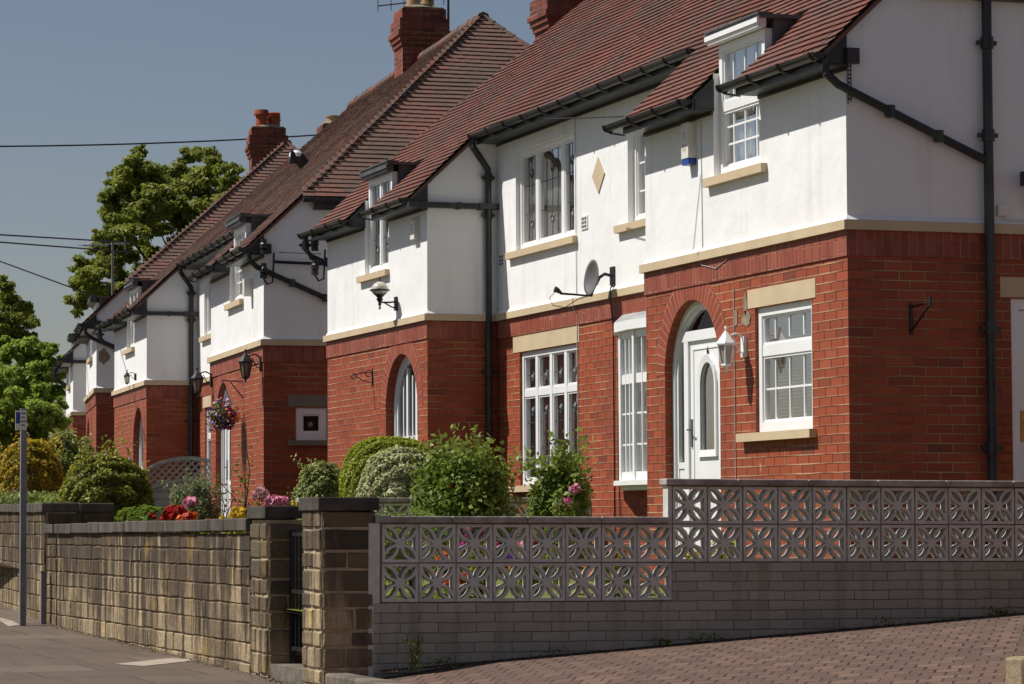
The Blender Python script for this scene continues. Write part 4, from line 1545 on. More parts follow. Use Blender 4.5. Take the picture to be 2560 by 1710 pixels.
lantern(house3, T0, 15.9, 3.7, .22, .9, M['iron'], M['lampglass'])


# ------------------------------------------------------------------ stone street wall and gate piers
def stones(mb, T, u0, u1, v0, courses, rng, wmin, wmax, t_shift=0., bulge=.007, gap=.008, zt=None, sd=.2):
    """hand-laid squared stones as bulged boxes standing a little proud of the mortar"""
    z = v0
    for h in courses:
        u = u0
        while u < u1 - .02:
            w = rng.uniform(wmin, wmax)
            if u + w > u1 - wmin * .6: w = u1 - u
            p = rng.uniform(0, bulge)
            a, b_, c, d = u + gap / 2, u + w - gap / 2, z + gap / 2, z + h - gap / 2
            k = .008
            j = [rng.uniform(-.007, .007) for _ in range(8)]
            vs = [T(a, c, .03), T(b_, c, .03), T(b_, d, .03), T(a, d, .03),
                  T(a + j[0], c + j[1], -p), T(b_ + j[2], c + j[3], -p), T(b_ + j[4], d + j[5], -p), T(a + j[6], d + j[7], -p),
                  T(a + k + j[0], c + k + j[1], -p - k), T(b_ - k + j[2], c + k + j[3], -p - k), T(b_ - k + j[4], d - k + j[5], -p - k), T(a + k + j[6], d - k + j[7], -p - k)]
            fs = []
            for o_ in (0, 4):
                for q in range(4):
                    fs.append((o_ + q, o_ + (q + 1) % 4, o_ + 4 + (q + 1) % 4, o_ + 4 + q))
            fs.append((8, 9, 10, 11))
            mb.add(vs, fs, min(1, max(0, rng.gauss(.55 + t_shift, sd))))
            u += w
        z += h


rng = random.Random(21)
XW = 5.97


def pier(label, y0, y1, x1, zb, courses, ztop, capm, capov, dark):
    root = empty('gate_pier', (0, 0, 0), 0, label, 'gate pier', 'stone gate piers')
    core = MB()
    core.box(XW + .004, x1 - .004, y0 + .004, y1 - .004, zb - .3, ztop)
    core.build('mortar_core', M['piermortar'], root)
    s = MB()
    stones(s, T_front(XW), y0, y1, zb, courses, rng, .16, .3, 0, gap=.02, sd=.26)
    stones(s, lambda u, v, d: (u, y0 + d, v), XW, x1, zb, courses, rng, .16, .42, .12, gap=.022, sd=.3)
    stones(s, lambda u, v, d: (u, y1 - d, v), XW, x1, zb, courses, rng, .2, .4)
    stones(s, lambda u, v, d: (x1 - d, u, v), y0, y1, zb, courses, rng, .2, .4)
    s.build('stonework', M['pierstone'], root)
    c = MB()
    ya, yb_, o = y0 - capov, y1 + capov, capov
    c.box(XW - o, x1 + o, ya, yb_, ztop + .01, ztop + .11)
    co = c.build('cap_stone', M['capstone'], root)
    bv = co.modifiers.new('b', 'BEVEL')
    bv.width = .008
    bv.segments = 2
    return root


pier('stone gate pier with a square dark cap, standing against the pierced concrete wall', 21.84, 22.36, 6.38, .3,
     [.12, .16, .12, .17, .12, .17, .13, .17, .14], 1.585, None, .03, 0)
pier('sooty stone gate pier at the near end of the long street wall', 23.45, 23.98, 6.4, .3,
     [.17, .2, .13, .13, .13, .16, .15, .14], 1.53, None, .03, 0)
# step and iron gate between the piers
b = MB()
b.box(5.99, 6.45, 22.37, 23.44, .1, .395)
tag(b.build('stone_step', M['oldkerb']), 'worn stone step in the gateway between the two gate piers', 'step')
g = empty('garden_gate', (0, 0, 0), 0, 'closed dark iron garden gate seen edge-on between the two stone piers', 'gate')
b = MB()
for yy in (22.40, 23.38):
    b.box(6.14, 6.18, yy, yy + .04, .42, 1.45)
for zz_ in (.5, .95, 1.4):
    b.box(6.145, 6.175, 22.441, 23.379, zz_, zz_ + .03)
b.build('gate_frame', M['iron'], g)
for k in range(8):
    b = MB()
    b.box(6.152, 6.168, 22.53 + k * .105, 22.546 + k * .105, .531, 1.399)
    b.build('gate_bar', M['iron'], g)


def swall(label, y0, y1, zb0, zb1, zt0, zt1, dx, cap_h, ret=None, proud=0.0):
    """a length of stone wall along the pavement; dx moves its far end in plan"""
    root = empty('stone_wall', (XW - proud, y0, 0), -math.atan2(dx, y1 - y0), label, 'wall', 'stone garden walls along the pavement')
    L = math.hypot(dx, y1 - y0)
    core = MB()
    core.box(.004, .33, 0, L, zb0 - .4, min(zt0, zt1) - cap_h)
    core.build('mortar_core', M['mortar'], root)
    s = MB()
    nC = 8
    top = (zt0 + zt1) / 2 - cap_h
    hs = [rng.uniform(.115, .155) for _ in range(nC)]
    hs = sorted(hs, reverse=True)
    k = (top - min(zb0, zb1) + .06) / sum(hs)
    stones(s, T_front(0.0), 0, L, min(zb0, zb1) - .06, [h * k for h in hs], rng, .2, .48, .03, bulge=.008, gap=.01)
    if ret:
        stones(s, lambda u, v, d: (u, d, v), 0.02, ret, zt0 - .5, [.13, .13, .13][:3], rng, .2, .4, -.3)
    s.build('stonework', M['stone'], root)
    c = MB()
    y = 0
    while y < L - .05:
        w = min(rng.uniform(.55, .95), L - y)
        z = zt0 + (zt1 - zt0) * (y / L)
        c.box(-.045 + rng.uniform(-.004, .004), .37, y + .004, y + w - .004, z - cap_h + rng.uniform(-.004, .004), z + rng.uniform(-.005, .005))
        y += w
    if ret:
        c.box(.371, ret, -.02, .34, zt0 - cap_h, zt0)
    co = c.build('coping', M['darkcoping'], root)
    bv = co.modifiers.new('b', 'BEVEL')
    bv.width = .01
    bv.segments = 2
    if ret:
        c = MB()
        c.box(.34, ret - .02, .03, .3, zb0, zt0 - cap_h)
        c.build('return_wall', M['mortar'], root)
    return root


swall('long sunlit stone garden wall with black streaks, beside the gate pier', 23.99, 33.2, .27, .42, 1.545, 1.505, 0, .105)
swall('taller stone garden wall at the left edge, stepping up behind the signpost', 33.21, 47, .41, .6, 1.735, 1.8, 1.0, .1, ret=.75, proud=.02)


# ------------------------------------------------------------------ pierced concrete block walls
def block_mesh(S=.285, D=.09):
    """screen block: square frame, four petals on the diagonals, four curved triangles"""
    h = S / 2
    m_ = MB()

    r0, r1, wd, rib, lim = .036, .171, .0225, .0215, .121
    wf = lambda t_: wd * math.sin(math.pi * min(1, max(0, (t_ - r0) / (r1 - r0)))) ** .8

    def petal(a):
        c, s_ = math.cos(a), math.sin(a)
        n = 9
        ts = [r0 + (r1 - r0) * k / n for k in range(n + 1)]
        pts = [(t_, wf(t_)) for t_ in ts] + [(t_, -wf(t_)) for t_ in ts[-2:0:-1]]
        return [(x * c - y * s_, x * s_ + y * c) for x, y in pts]

    def tri(a):
        c, s_ = math.cos(a), math.sin(a)
        up = []
        q = math.sqrt(.5)
        for k in range(200):
            t_ = r0 + (r1 - r0) * k / 199
            w_ = wf(t_) + rib
            x, y = (t_ + w_) * q, (t_ - w_) * q
            if y > .001 and x < lim and (not up or math.hypot(x - up[-1][0], y - up[-1][1]) > .009): up.append((x, y))
        yl = min(up[-1][1] + (lim - up[-1][0]), lim - .03)
        tip = (max(.02, up[0][0] - .006), 0)
        pts = [tip] + up + [(lim, yl), (lim, -yl)] + [(x, -y) for x, y in up[::-1]]
        return [(x * c - y * s_, x * s_ + y * c) for x, y in pts]
    holes = [petal(math.pi / 4 + k * math.pi / 2) for k in range(4)] + [tri(k * math.pi / 2) for k in range(4)]
    T = lambda u, v, d: (u, d, v)
    outer = [(-h, -h), (h, -h), (h, h), (-h, h)]
    for d in (0, D):
        m_.poly([outer] + holes, T, d)
    m_.loopwall(outer, T, 0, D)
    for H in holes:
        m_.loopwall(H, T, 0, D)
    return m_


SL = -.0058
YWL = 21.84


def pierced_wall(label, x0, z0, y, low, high, base_z, slope=SL, cop=.05, right_extra=0):
    root = empty('pierced_block_wall', (x0, y, z0), 0, label, 'wall', 'pierced concrete block walls')
    root.rotation_euler = (0, -math.atan(slope), 0)
    first = None
    cols, rows = low
    spots = [(.15 + .2925 * i, .15 + .295 * j) for j in range(rows) for i in range(cols)]
    xh = .2925 * cols
    if high:
        spots += [(xh + .15 + .2965 * i, .295 + .15 + .295 * j) for j in range(2) for i in range(high)]
    for (x, z) in spots:
        if first is None:
            o = first = block_mesh().build('pierced_block', M['concrete'], root)
            bv = o.modifiers.new('b', 'BEVEL')
            bv.width = .006
            bv.segments = 1
            bv.limit_method = 'ANGLE'
        else:
            o = first.copy()
            COL.objects.link(o)
            o.parent = root
        o.location = (x, random.Random(int(x * 999 + z * 77)).uniform(-.004, .004), z)
        o.rotation_euler = (0, math.pi * (int(x * 10) % 2), 0)
    L = xh + (.2965 * high if high else 0)
    m_ = MB()
    m_.box(-.012, xh, .012, .078, -.01, .295 * rows + .002)
    # mortar bed strips between the blocks
    ms = MB()
    for i in range(cols + 1):
        ms.box(.2925 * i - .004, .2925 * i + .01, .008, .08, 0, .295 * rows)
    for j in range(rows + 1):
        ms.box(0, xh, .009, .079, .295 * j - .004, .295 * j + .008)
    if high:
        for i in range(high + 1):
            ms.box(xh + .2965 * i - .004, xh + .2965 * i + .01, .008, .08, .295, .295 * 3)
        for j in range(1, 4):
            ms.box(xh, L, .009, .079, .295 * j - .004, .295 * j + .008)
    ms.build('mortar_joint', M['mortar2'], root)
    if base_z is not None:
        bw_ = MB()
        bw_.box(-.06, xh - .002, -.012, .1, base_z - z0 - .5, -.003)
        if high: bw_.box(xh - .002, L + 1.5, -.012, .1, base_z - z0 - .5, .292)
        bw_.build('base_wall', M['concrete_brick'], root)
    c = MB()
    zt = .295 * rows + .008

    def copn(a, b_, z):
        x = a
        while x < b_ - .01:
            w = min(.6, b_ - x)
            c.box(x + .002, x + w - .002, -.035, .125, z, z + cop + .0)
            x += w
    copn(-.05, xh - .03, zt)
    if high: copn(xh - .06, L + .3, .295 * 3 + .008)
    co = c.build('coping', M['coping'], root)
    bv = co.modifiers.new('b', 'BEVEL')
    bv.width = .008
    bv.segments = 2
    if base_z is not None:
        p = MB()
        p.box(-.1, -.012, -.01, .11, base_z - z0 - .3, .295 * rows + .005)
        if high: p.box(xh - .035, xh - .003, -.006, .1, .593, .885)
        p.build('end_post', M['concrete'], root)
    return root


M['mortar2'] = plain('grey_mortar', (.2, .18, .16), .95, .1, var=.2, scale=12, bump=.3)
pierced_wall('long pierced concrete wall beside the driveway, stepping up to the right on grey brick', 6.43, .905, YWL, (8, 2), 11, .3)
pierced_wall('smaller pierced concrete wall behind the shrubs, between the two front gardens', 8.22, 1.12, 30.8, (11, 2), 0, None, slope=0)


# ------------------------------------------------------------------ street things
r = empty('sign_post', (5.62, 32.72, .42), 0, 'grey steel street post with a small blue and white sign plate at its top', 'sign post')
b = MB()
b.box(-.032, .032, -.032, .032, 0, 2.32)
b.box(-.036, .036, -.036, .036, 2.32, 2.335)
b.build('post', M['steel'], r)
b = MB()
b.box(-.1, .02, -.075, -.065, 2.1, 2.31)
b.box(-.045, .04, -.064, -.034, 2.14, 2.17)
s_ = b.build('sign_plate', M['whiteplastic'], r)
b = MB()
b.box(-.097, -.05, -.0765, -.0752, 2.17, 2.29)
b.build('sign_panel', M['blue'], s_)
b = MB()
for k in range(4):
    b.box(-.04, .012 - .012 * (k % 2), -.0765, -.0752, 2.27 - k * .042, 2.285 - k * .042)
b.build('sign_print', M['dishgrey'], s_)
r = empty('marker_post', (5.885, 32.95, .4), 0, 'short dark square post standing at the foot of the stone wall', 'post')
b = MB()
b.box(-.03, .03, -.03, .03, 0, .58)
b.box(-.034, .034, -.034, .034, .58, .6)
b.build('post', M['steel'], r)
b = MB()
b.box(5.9, 6.08, 19.2, 21.5, .1, .41)
ko = b.build('edging_kerb', M['oldkerb'])
tag(ko, 'weathered edging stone between pavement and driveway, at the foot of the near pier', 'kerb')
bv = ko.modifiers.new('b', 'BEVEL')
bv.width = .02
bv.segments = 2
p0 = at(2308, 1502, Y=11.45)
r = empty('gate_pier', (p0.x, 11.0, p0.z), 0, 'top corner of a yellow sandstone gate pier at the bottom right edge', 'gate pier')
b = MB()
stones(b, lambda u, v, d: (u, d, v), 0, .45, -.15 * 7, [.15] * 7, rng, .45, .46, -.05)
stones(b, lambda u, v, d: (d, u, v), 0, .45, -.15 * 7, [.15] * 7, rng, .45, .46, -.05)
b.box(.02, .43, .02, .43, -1.1, -.004, .7)
b.build('stonework', M['stone'], r)


# wires
def wire(label, pts, r_=.012, sagm=0., n=14):
    a, c = Vector(pts[0]), Vector(pts[1])
    b = MB()
    b.tube([a.lerp(c, k / n) - Vector((0, 0, sagm * 4 * (k / n) * (1 - k / n))) for k in range(n + 1)], r_, 5)
    return tag(b.build('overhead_wire', M['wire']), label, 'wire', 'overhead wires')


wire('topmost overhead wire, crossing the sky behind the chimneys', (at(-120, 336, Y=78), at(790, 305, Y=84)), .022, .1)
wire('upper wire of the close pair, crossing the sky to the oak tree', (at(-120, 531, Y=62), at(300, 556, Y=74)), .018)
wire('lower wire of the close pair, just below it beside the aerial', (at(-120, 546, Y=62), at(300, 578, Y=74)), .018)
wire('slanting overhead wire running down to the farthest house', (at(-120, 555, Y=50), at(307, 712, Y=61)), .013)
wire('short wire from the second house to the nearest house', (at(610, 577, Y=41.5), at(735, 582, Y=39.0)), .008)
wire('thin wire under the eaves of the nearest house', (at(1250, 273, Y=30.2), at(1428, 267, Y=27.6)), .007)


# ------------------------------------------------------------------ leaves, shrubs, trees, flowers
def leaf_mesh(name, mat, parent, P, N, size, rs, asp=.55, tint=None, jit=.45):
    """P positions, N preferred normals; each leaf a creased rhombus with its own size and tone"""
    n = len(P)
    d = N + rs.normal(0, jit, (n, 3))
    d /= np.linalg.norm(d, axis=1)[:, None] + 1e-9
    r = rs.normal(0, 1, (n, 3))
    a = np.cross(d, r)
    a /= np.linalg.norm(a, axis=1)[:, None] + 1e-9
    b = np.cross(d, a)
    s = size * rs.uniform(.6, 1.35, n)[:, None]
    mid = d * s * .12
    V = np.empty((n, 4, 3))
    V[:, 0] = P - a * s * .5
    V[:, 1] = P + b * s * asp * .5 + mid
    V[:, 2] = P + a * s * .5
    V[:, 3] = P - b * s * asp * .5 + mid
    me = bpy.data.meshes.new(name)
    me.vertices.add(n * 4)
    me.vertices.foreach_set('co', V.reshape(-1).astype('f'))
    me.loops.add(n * 4)
    me.loops.foreach_set('vertex_index', np.arange(n * 4, dtype='i'))
    me.polygons.add(n)
    me.polygons.foreach_set('loop_start', np.arange(0, n * 4, 4, dtype='i'))
    me.polygons.foreach_set('loop_total', np.full(n, 4, 'i'))
    me.update(calc_edges=True)
    at_ = me.attributes.new('tint', 'FLOAT', 'FACE')
    t = (tint if tint is not None else np.full(n, .5)) + rs.normal(0, .16, n)
    at_.data.foreach_set('value', np.clip(t, 0, 1).astype('f'))
    me.materials.append(mat)
    o = bpy.data.objects.new(name, me)
    COL.objects.link(o)
    if parent is not None: o.parent = parent
    return o


def clump_pts(clumps, dens, rs, shell=.5):
    """points in ragged ellipsoid clumps (x, y, z, rx, ry, rz)"""
    Ps, Ns, Ts = [], [], []
    for c in clumps:
        n = max(3, int(dens * (c[3] * c[4] * c[5]) ** (2 / 3)))
        d = rs.normal(0, 1, (n, 3))
        d /= np.linalg.norm(d, axis=1)[:, None]
        k = (shell + (1 - shell) * rs.uniform(0, 1, n)) * (1 + .12 * np.sin(d[:, 0] * 7 + c[0] * 9) * np.sin(d[:, 2] * 6 + c[1] * 5))
        Ps.append(np.array(c[:3]) + d * k[:, None] * np.array(c[3:6]))
        Ns.append(d * .8 + np.array([0, 0, .45]))
        Ts.append(np.full(n, .5 + rs.normal(0, .13)))
    return np.concatenate(Ps), np.concatenate(Ns), np.concatenate(Ts)


def stems(root, n, h, spread, rs, r=.012, mat=None):
    b = MB()
    for i in range(n):
        a = rs.uniform(0, 6.28)
        q = spread * rs.uniform(.2, 1)
        b.tube([(0, 0, 0), (q * .35 * math.cos(a), q * .35 * math.sin(a), h * .45), (q * math.cos(a), q * math.sin(a), h * rs.uniform(.7, .95))], [r, r * .7, r * .3], 5)
    return b.build('stem', mat or M['bark'], root)


def dome_pts(rx, ry, h, n, p, rough, rs, zmin=.0):
    d = rs.normal(0, 1, (n, 3))
    d[:, 2] = np.where(d[:, 2] < -.5, -d[:, 2], d[:, 2])
    d /= np.linalg.norm(d, axis=1)[:, None]
    d /= ((np.abs(d) ** p).sum(1) ** (1 / p))[:, None]
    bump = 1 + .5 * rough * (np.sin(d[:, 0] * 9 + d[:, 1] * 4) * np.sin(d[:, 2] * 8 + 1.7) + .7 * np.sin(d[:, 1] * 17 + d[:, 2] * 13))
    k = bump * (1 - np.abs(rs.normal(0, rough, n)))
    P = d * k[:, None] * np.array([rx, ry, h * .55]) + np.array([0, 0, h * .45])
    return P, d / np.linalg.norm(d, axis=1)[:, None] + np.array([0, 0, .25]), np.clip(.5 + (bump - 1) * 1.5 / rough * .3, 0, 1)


def shrub(name, label, cat, x, y, z0, rx, ry, h, n, size, mat, seed, lump=.22, nl=46, dens=None, asp=.55, flat=.0, group=None, stemn=7, shoots=0, jit=.45, topflat=False, boxy=1.0, dome=None):
    rs = np.random.RandomState(seed)
    root = empty(name, (x, y, z0), 0, label, cat, group)
    cl = []
    for i in range(nl):
        d = rs.normal(0, 1, 3)
        d /= np.linalg.norm(d)
        if d[2] < -.25: d[2] *= -1
        if boxy != 1.0:
            d = np.sign(d) * np.abs(d) ** boxy
            d /= max(1e-6, (np.abs(d) ** 4).sum() ** .25)
        k = rs.uniform(.72, .9)
        zc = .48 * h + d[2] * .5 * h * k
        rr = lump * rs.uniform(.7, 1.3)
        cl.append((d[0] * rx * k, d[1] * ry * k, max(zc, .12 * h), rr * rx, rr * ry, rr * h * .55))
    for i in range(nl // 3):
        cl.append((rs.uniform(-.55, .55) * rx, rs.uniform(-.55, .55) * ry, rs.uniform(.15, .7) * h, .3 * rx, .3 * ry, .2 * h))
    vol = sum((c[3] * c[4] * c[5]) ** (2 / 3) for c in cl)
    P, N, T = clump_pts(cl, n / vol, rs)
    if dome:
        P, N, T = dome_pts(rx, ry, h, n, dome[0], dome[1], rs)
    if shoots:
        for i in range(shoots):
            a, q = rs.uniform(0, 6.28), rs.uniform(.2, 1)
            bx, by = math.cos(a) * q * rx * .8, math.sin(a) * q * ry * .8
            L = rs.uniform(.12, .3) * h
            m_ = 26
            t_ = rs.uniform(0, 1, m_)
            bz = h * (.5 + .42 * math.sqrt(max(0, 1 - q * q * .8)))
            lean = rs.normal(0, .4, 2) + np.array([math.cos(a), math.sin(a)]) * .35
            pp = np.stack([bx + lean[0] * L * t_, by + lean[1] * L * t_, bz + L * t_], 1) + rs.normal(0, size * .6, (m_, 3))
            P = np.concatenate([P, pp])
            N = np.concatenate([N, rs.normal(0, 1, (m_, 3)) + [0, 0, .5]])
            T = np.concatenate([T, np.full(m_, .72)])
    keep = P[:, 2] > .02
    leaf_mesh('foliage', mat, root, P[keep], N[keep], size, rs, asp, T[keep], jit)
    if stemn: stems(root, stemn, h * .8, rx * .6, rs, .012)
    return root


def bloom(root, x, y, z, r, mat, rs, n=34, name='bloom'):
    """a rose: a ball of cupped petals"""
    k = np.arange(n)
    ph = np.arccos(1 - 1.55 * (k + .5) / n)
    th = k * 2.39996
    d = np.stack([np.sin(ph) * np.cos(th), np.sin(ph) * np.sin(th), np.cos(ph)], 1)
    P = np.array([x, y, z]) + d * r * rs.uniform(.55, 1.0, n)[:, None]
    return leaf_mesh(name, mat, root, P, d, r * 1.15, rs, .9, None, .35)


def flower_plant(label, x, y, z0, h, w, leaf, fl, blooms, seed, n=500, size=.05, cat='flower', name='rose_plant', r=.05, group=None):
    rs = np.random.RandomState(seed)
    root = empty(name, (x, y, z0), 0, label, cat, group)
    cl = [(rs.uniform(-.6, .6) * w, rs.uniform(-.6, .6) * w, h * rs.uniform(.25, .85), w * .35, w * .35, h * .16) for _ in range(14)]
    P, N, T = clump_pts(cl, n / sum((c[3] * c[4] * c[5]) ** (2 / 3) for c in cl), rs)
    leaf_mesh('foliage', leaf, root, P, N, size, rs, .55, T)
    b = MB()
    pos = []
    for i in range(blooms if isinstance(blooms, int) else len(blooms)):
        if isinstance(blooms, int):
            px, py, pz = rs.uniform(-.8, .8) * w, rs.uniform(-.8, .8) * w, h * rs.uniform(.8, 1.08)
        else:
            px, py, pz = blooms[i]
        b.tube([(px * .2, py * .2, 0), (px * .6, py * .6, pz * .6), (px, py, pz)], [.008, .006, .004], 5)
        pos.append((px, py, pz))
    b.build('stem', M['twig'], root)
    for (px, py, pz) in pos:
        bloom(root, px, py, pz, r * rs.uniform(.8, 1.15), fl, rs)
    return root


def gz(y): return .82 + .0143 * (y - 23)


def tree(label, base, trunk_h, trunk_r, clumps, dens, size, mat, seed, name='broadleaf_tree', limbs=True, asp=.5, group=None, shell=.1, limb_min=0.):
    rs = np.random.RandomState(seed)
    base = Vector(base)
    root = empty(name, base, 0, label, 'tree', group)
    loc = [(c[0] - base.x, c[1] - base.y, c[2] - base.z) + tuple(c[3:6]) for c in clumps]
    sub = []
    for c in loc:
        m_ = 15
        for k in range(m_):
            d = rs.normal(0, 1, 3)
            d /= np.linalg.norm(d)
            q = rs.uniform(.35, .95)
            s_ = rs.uniform(.3, .55)
            sub.append((c[0] + d[0] * c[3] * q, c[1] + d[1] * c[4] * q, c[2] + d[2] * c[5] * q, c[3] * s_, c[4] * s_, c[5] * s_ * .75))
    P, N, T = clump_pts(sub, dens, rs, shell)
    leaf_mesh('crown', mat, root, P, N, size, rs, asp, T, .55)
    b = MB()
    top = Vector((0, 0, trunk_h))
    b.tube([(0, 0, -.5), (0, 0, trunk_h * .5), (trunk_r * .3, 0, trunk_h)], [trunk_r * 1.2, trunk_r, trunk_r * .8], 10)
    if limbs:
        for i, c in enumerate(loc):
            if c[3] < limb_min or i % 2: continue
            e = Vector(c[:3])
            st = Vector((0, 0, trunk_h * rs.uniform(.7, 1)))
            m1 = st.lerp(e, .4) + Vector(tuple(rs.normal(0, .13, 3) * (e - st).length))
            m2 = st.lerp(e, .75) + Vector(tuple(rs.normal(0, .12, 3) * (e - st).length))
            r0 = trunk_r * rs.uniform(.18, .3)
            b.tube([st, m1, m2, e], [r0, r0 * .7, r0 * .45, r0 * .15], 6)
    b.build('trunk', M['bark'], root)
    return root


# --- the oak behind the houses, at 150 m
def C_(dx, dy, r_, Y, dep, rz=.8):
    p = at(dx, dy, Y=Y + dep)
    k = r_ * 2560 / 2347 / F_PX * (Y + dep) / .9
    return (p.x, p.y, p.z, k, k, k * rz)


rs0 = np.random.RandomState(4)
oak = [(322, 348, 16), (312, 385, 34), (268, 402, 26), (345, 412, 36), (440, 356, 26), (478, 372, 34), (410, 395, 36), (520, 408, 34), (545, 425, 22), (450, 420, 44), (300, 440, 42), (370, 455, 44),
       (250, 455, 24), (262, 495, 40), (330, 490, 36), (420, 480, 40), (490, 465, 40), (240, 535, 24), (300, 540, 34), (470, 515, 36), (515, 480, 30), (225, 575, 22), (195, 610, 28), (190, 650, 26), (180, 690, 22),
       (215, 640, 34), (250, 610, 34), (240, 670, 34), (290, 590, 26), (345, 580, 22), (385, 590, 24), (300, 640, 40), (350, 625, 36), (280, 680, 34), (410, 560, 28), (440, 540, 30), (175, 715, 12), (330, 560, 12)]
oak += [(360, 520, 36), (300, 480, 40), (400, 440, 40), (260, 570, 34), (230, 690, 28), (300, 700, 34), (340, 660, 36), (380, 620, 34), (420, 520, 34), (460, 490, 40), (500, 440, 36), (340, 400, 34), (290, 425, 34), (210, 660, 26), (360, 480, 40)]
cl = [C_(a, b_, c * 1.12, 150, rs0.uniform(-3.5, 3.5)) for a, b_, c in oak]
pb = at(430, 1200, Y=150)
tree('big open oak tree rising behind the roofs with sky showing between its limbs', (pb.x, pb.y, 0), 8.5, .55, cl, 1500, .22, M['leaf_oak'], 11, name='oak_tree', limb_min=.95)
# --- trees at the left edge
lf = [(10, 655, 22), (25, 690, 30), (55, 700, 24), (75, 735, 18), (10, 730, 40), (50, 745, 26), (20, 770, 34), (-30, 680, 40), (-20, 750, 50), (70, 770, 14)]
cl = [C_(a, b_, c, 105, rs0.uniform(-2, 2)) for a, b_, c in lf]
pb = at(0, 1100, Y=105)
tree('dark feathery tree at the left edge, tallest beyond the hedges', (pb.x, pb.y, 0), 6.5, .3, cl, 4200, .15, M['leaf_oak'], 13, name='ash_tree', limb_min=9)
lf = [(20, 800, 36), (70, 810, 40), (110, 815, 34), (130, 850, 26), (95, 860, 40), (50, 850, 44), (0, 850, 50), (125, 900, 26), (80, 910, 40), (40, 900, 40), (140, 860, 14), (115, 800, 22), (60, 790, 26), (128, 835, 20)]
cl = [C_(a, b_, c, 88, rs0.uniform(-1.5, 1.5)) for a, b_, c in lf]
pb = at(70, 1150, Y=88)
tree('round dense green tree beyond the farthest house', (pb.x, pb.y, .3), 3.5, .25, cl, 4600, .13, M['leaf_fresh'], 14, name='lime_tree', limb_min=9)
lf = [(10, 880, 44), (40, 930, 46), (0, 960, 50), (90, 940, 40), (125, 960, 30), (60, 980, 44), (110, 1000, 38), (140, 985, 18), (20, 1000, 44), (135, 930, 20), (-30, 920, 50), (90, 900, 26)]
cl = [C_(a, b_, c, 68, rs0.uniform(-1.2, 1.2)) for a, b_, c in lf]
pb = at(60, 1180, Y=68)
tree('bright leafy lower tree in front of the farthest house corner', (pb.x, pb.y, .3), 1.6, .18, cl, 5600, .11, M['leaf_fresh'], 15, name='maple_tree', limb_min=9)

# --- far shrubs by the signpost
c = at(70, 1080, Y=46)
shrub('shrub', 'golden orange conifer bush behind the signpost', 'shrub', c.x, c.y, 1.1, .53, .5, 1.68, 12000, .065, M['leaf_gold'], 31, nl=10, asp=.45, jit=.7, dome=(2.2, .1), shoots=14)
c = at(155, 1040, Y=50)
shrub('shrub', 'spreading pale-tipped green shrub behind the golden conifer', 'shrub', c.x, c.y, 1.2, .62, .55, 1.86, 8000, .085, M['leaf_pale'], 32, lump=.22, nl=60)
c = at(55, 1140, Y=42)
shrub('hedge', 'low clipped green hedge along the top of the taller stone wall', 'hedge', c.x, c.y, 1.0, .75, 1.6, .98, 9000, .07, M['leaf_pale'], 33, lump=.16, nl=90, boxy=.5)
c = at(245, 1130, Y=36.4)
shrub('shrub', 'big rounded yellow-green conifer bush with brown inside, over the long stone wall', 'shrub', c.x, c.y, 1.0, .56, .55, 1.32, 19000, .06, M['leaf_olive'], 34, nl=10, asp=.4, jit=.7, shoots=24, dome=(2.4, .09))
# lilac phlox behind the bush
c = at(262, 1046, Y=38.2)
flower_plant('lilac phlox heads showing above the rounded conifer bush', c.x, c.y, 1.0, c.z - 1.0, .25, M['leaf_mid'], M['lilac'],
             [(-.2, 0, c.z - 1.02), (-.1, .05, c.z - 1.0), (-.14, .1, c.z - 1.06), (.05, 0, c.z - 1.05), (.12, .05, c.z - 1.08), (.19, .0, c.z - 1.06)], 41, 500, .05, 'flower', 'phlox_plant', .045)
# fern
rs = np.random.RandomState(42)
c = at(275, 1190, Y=34.3)
fr_ = empty('fern', (c.x, c.y, 1.02), 0, 'green fern arching over the coping below the conifer bush', 'fern')
for k in range(11):
    a = k * .571 + rs.uniform(-.2, .2)
    L = rs.uniform(.42, .6)
    P, N = [], []
    t_ = np.linspace(.05, 1, 46)
    xx = np.cos(a) * L * t_
    yy = np.sin(a) * L * t_
    zz_ = .72 * np.sin(t_ * 2.0) * rs.uniform(.75, 1)
    b = MB()
    b.tube([(xx[i], yy[i], zz_[i]) for i in range(0, 46, 5)], .006, 4)
    st = b.build('frond', M['leaf_fern'], fr_)
    for sg in (-1, 1):
        w_ = .11 * np.sin(np.pi * np.clip(t_ * .93 + .07, 0, 1)) ** .7
        P.append(np.stack([xx - np.sin(a) * w_ * .5 * sg, yy + np.cos(a) * w_ * .5 * sg, zz_ - .01], 1))
    P = np.concatenate(P)
    leaf_mesh('frond_leaflets', M['leaf_fern'], st, P, np.tile([0, 0, 1.], (len(P), 1)), .085, rs, .3, None, .25)
# red, orange, pink and yellow roses over the long wall
c = at(398, 1178, Y=33.0)
flower_plant('deep red rose in full bloom above the stone coping', c.x, c.y, 1.0, .62, .18, M['leaf_rose'], M['redbloom'], [(-.07, 0, .6), (-.02, .03, .64), (.03, -.02, .62), (-.1, .03, .55), (.08, .02, .63), (-.04, -.06, .56), (.0, .05, .58), (.12, .0, .6)], 51, 600, .05, r=.062)
c = at(425, 1184, Y=32.6)
flower_plant('orange rose just right of the deep red one', c.x, c.y, 1.0, .56, .14, M['leaf_rose'], M['orange'], [(-.05, 0, .54), (0, .02, .56), (.05, 0, .55), (.08, .03, .58)], 52, 500, .05, r=.055)
c = at(470, 1190, Y=32.2)
flower_plant('small crimson rose low on the coping beside the brick jamb', c.x, c.y, 1.0, .53, .12, M['leaf_lime'], M['redbloom'], [(0, 0, .5), (.04, .02, .52), (-.15, .1, .58)], 53, 500, .045, r=.042)
c = at(435, 1152, Y=35)
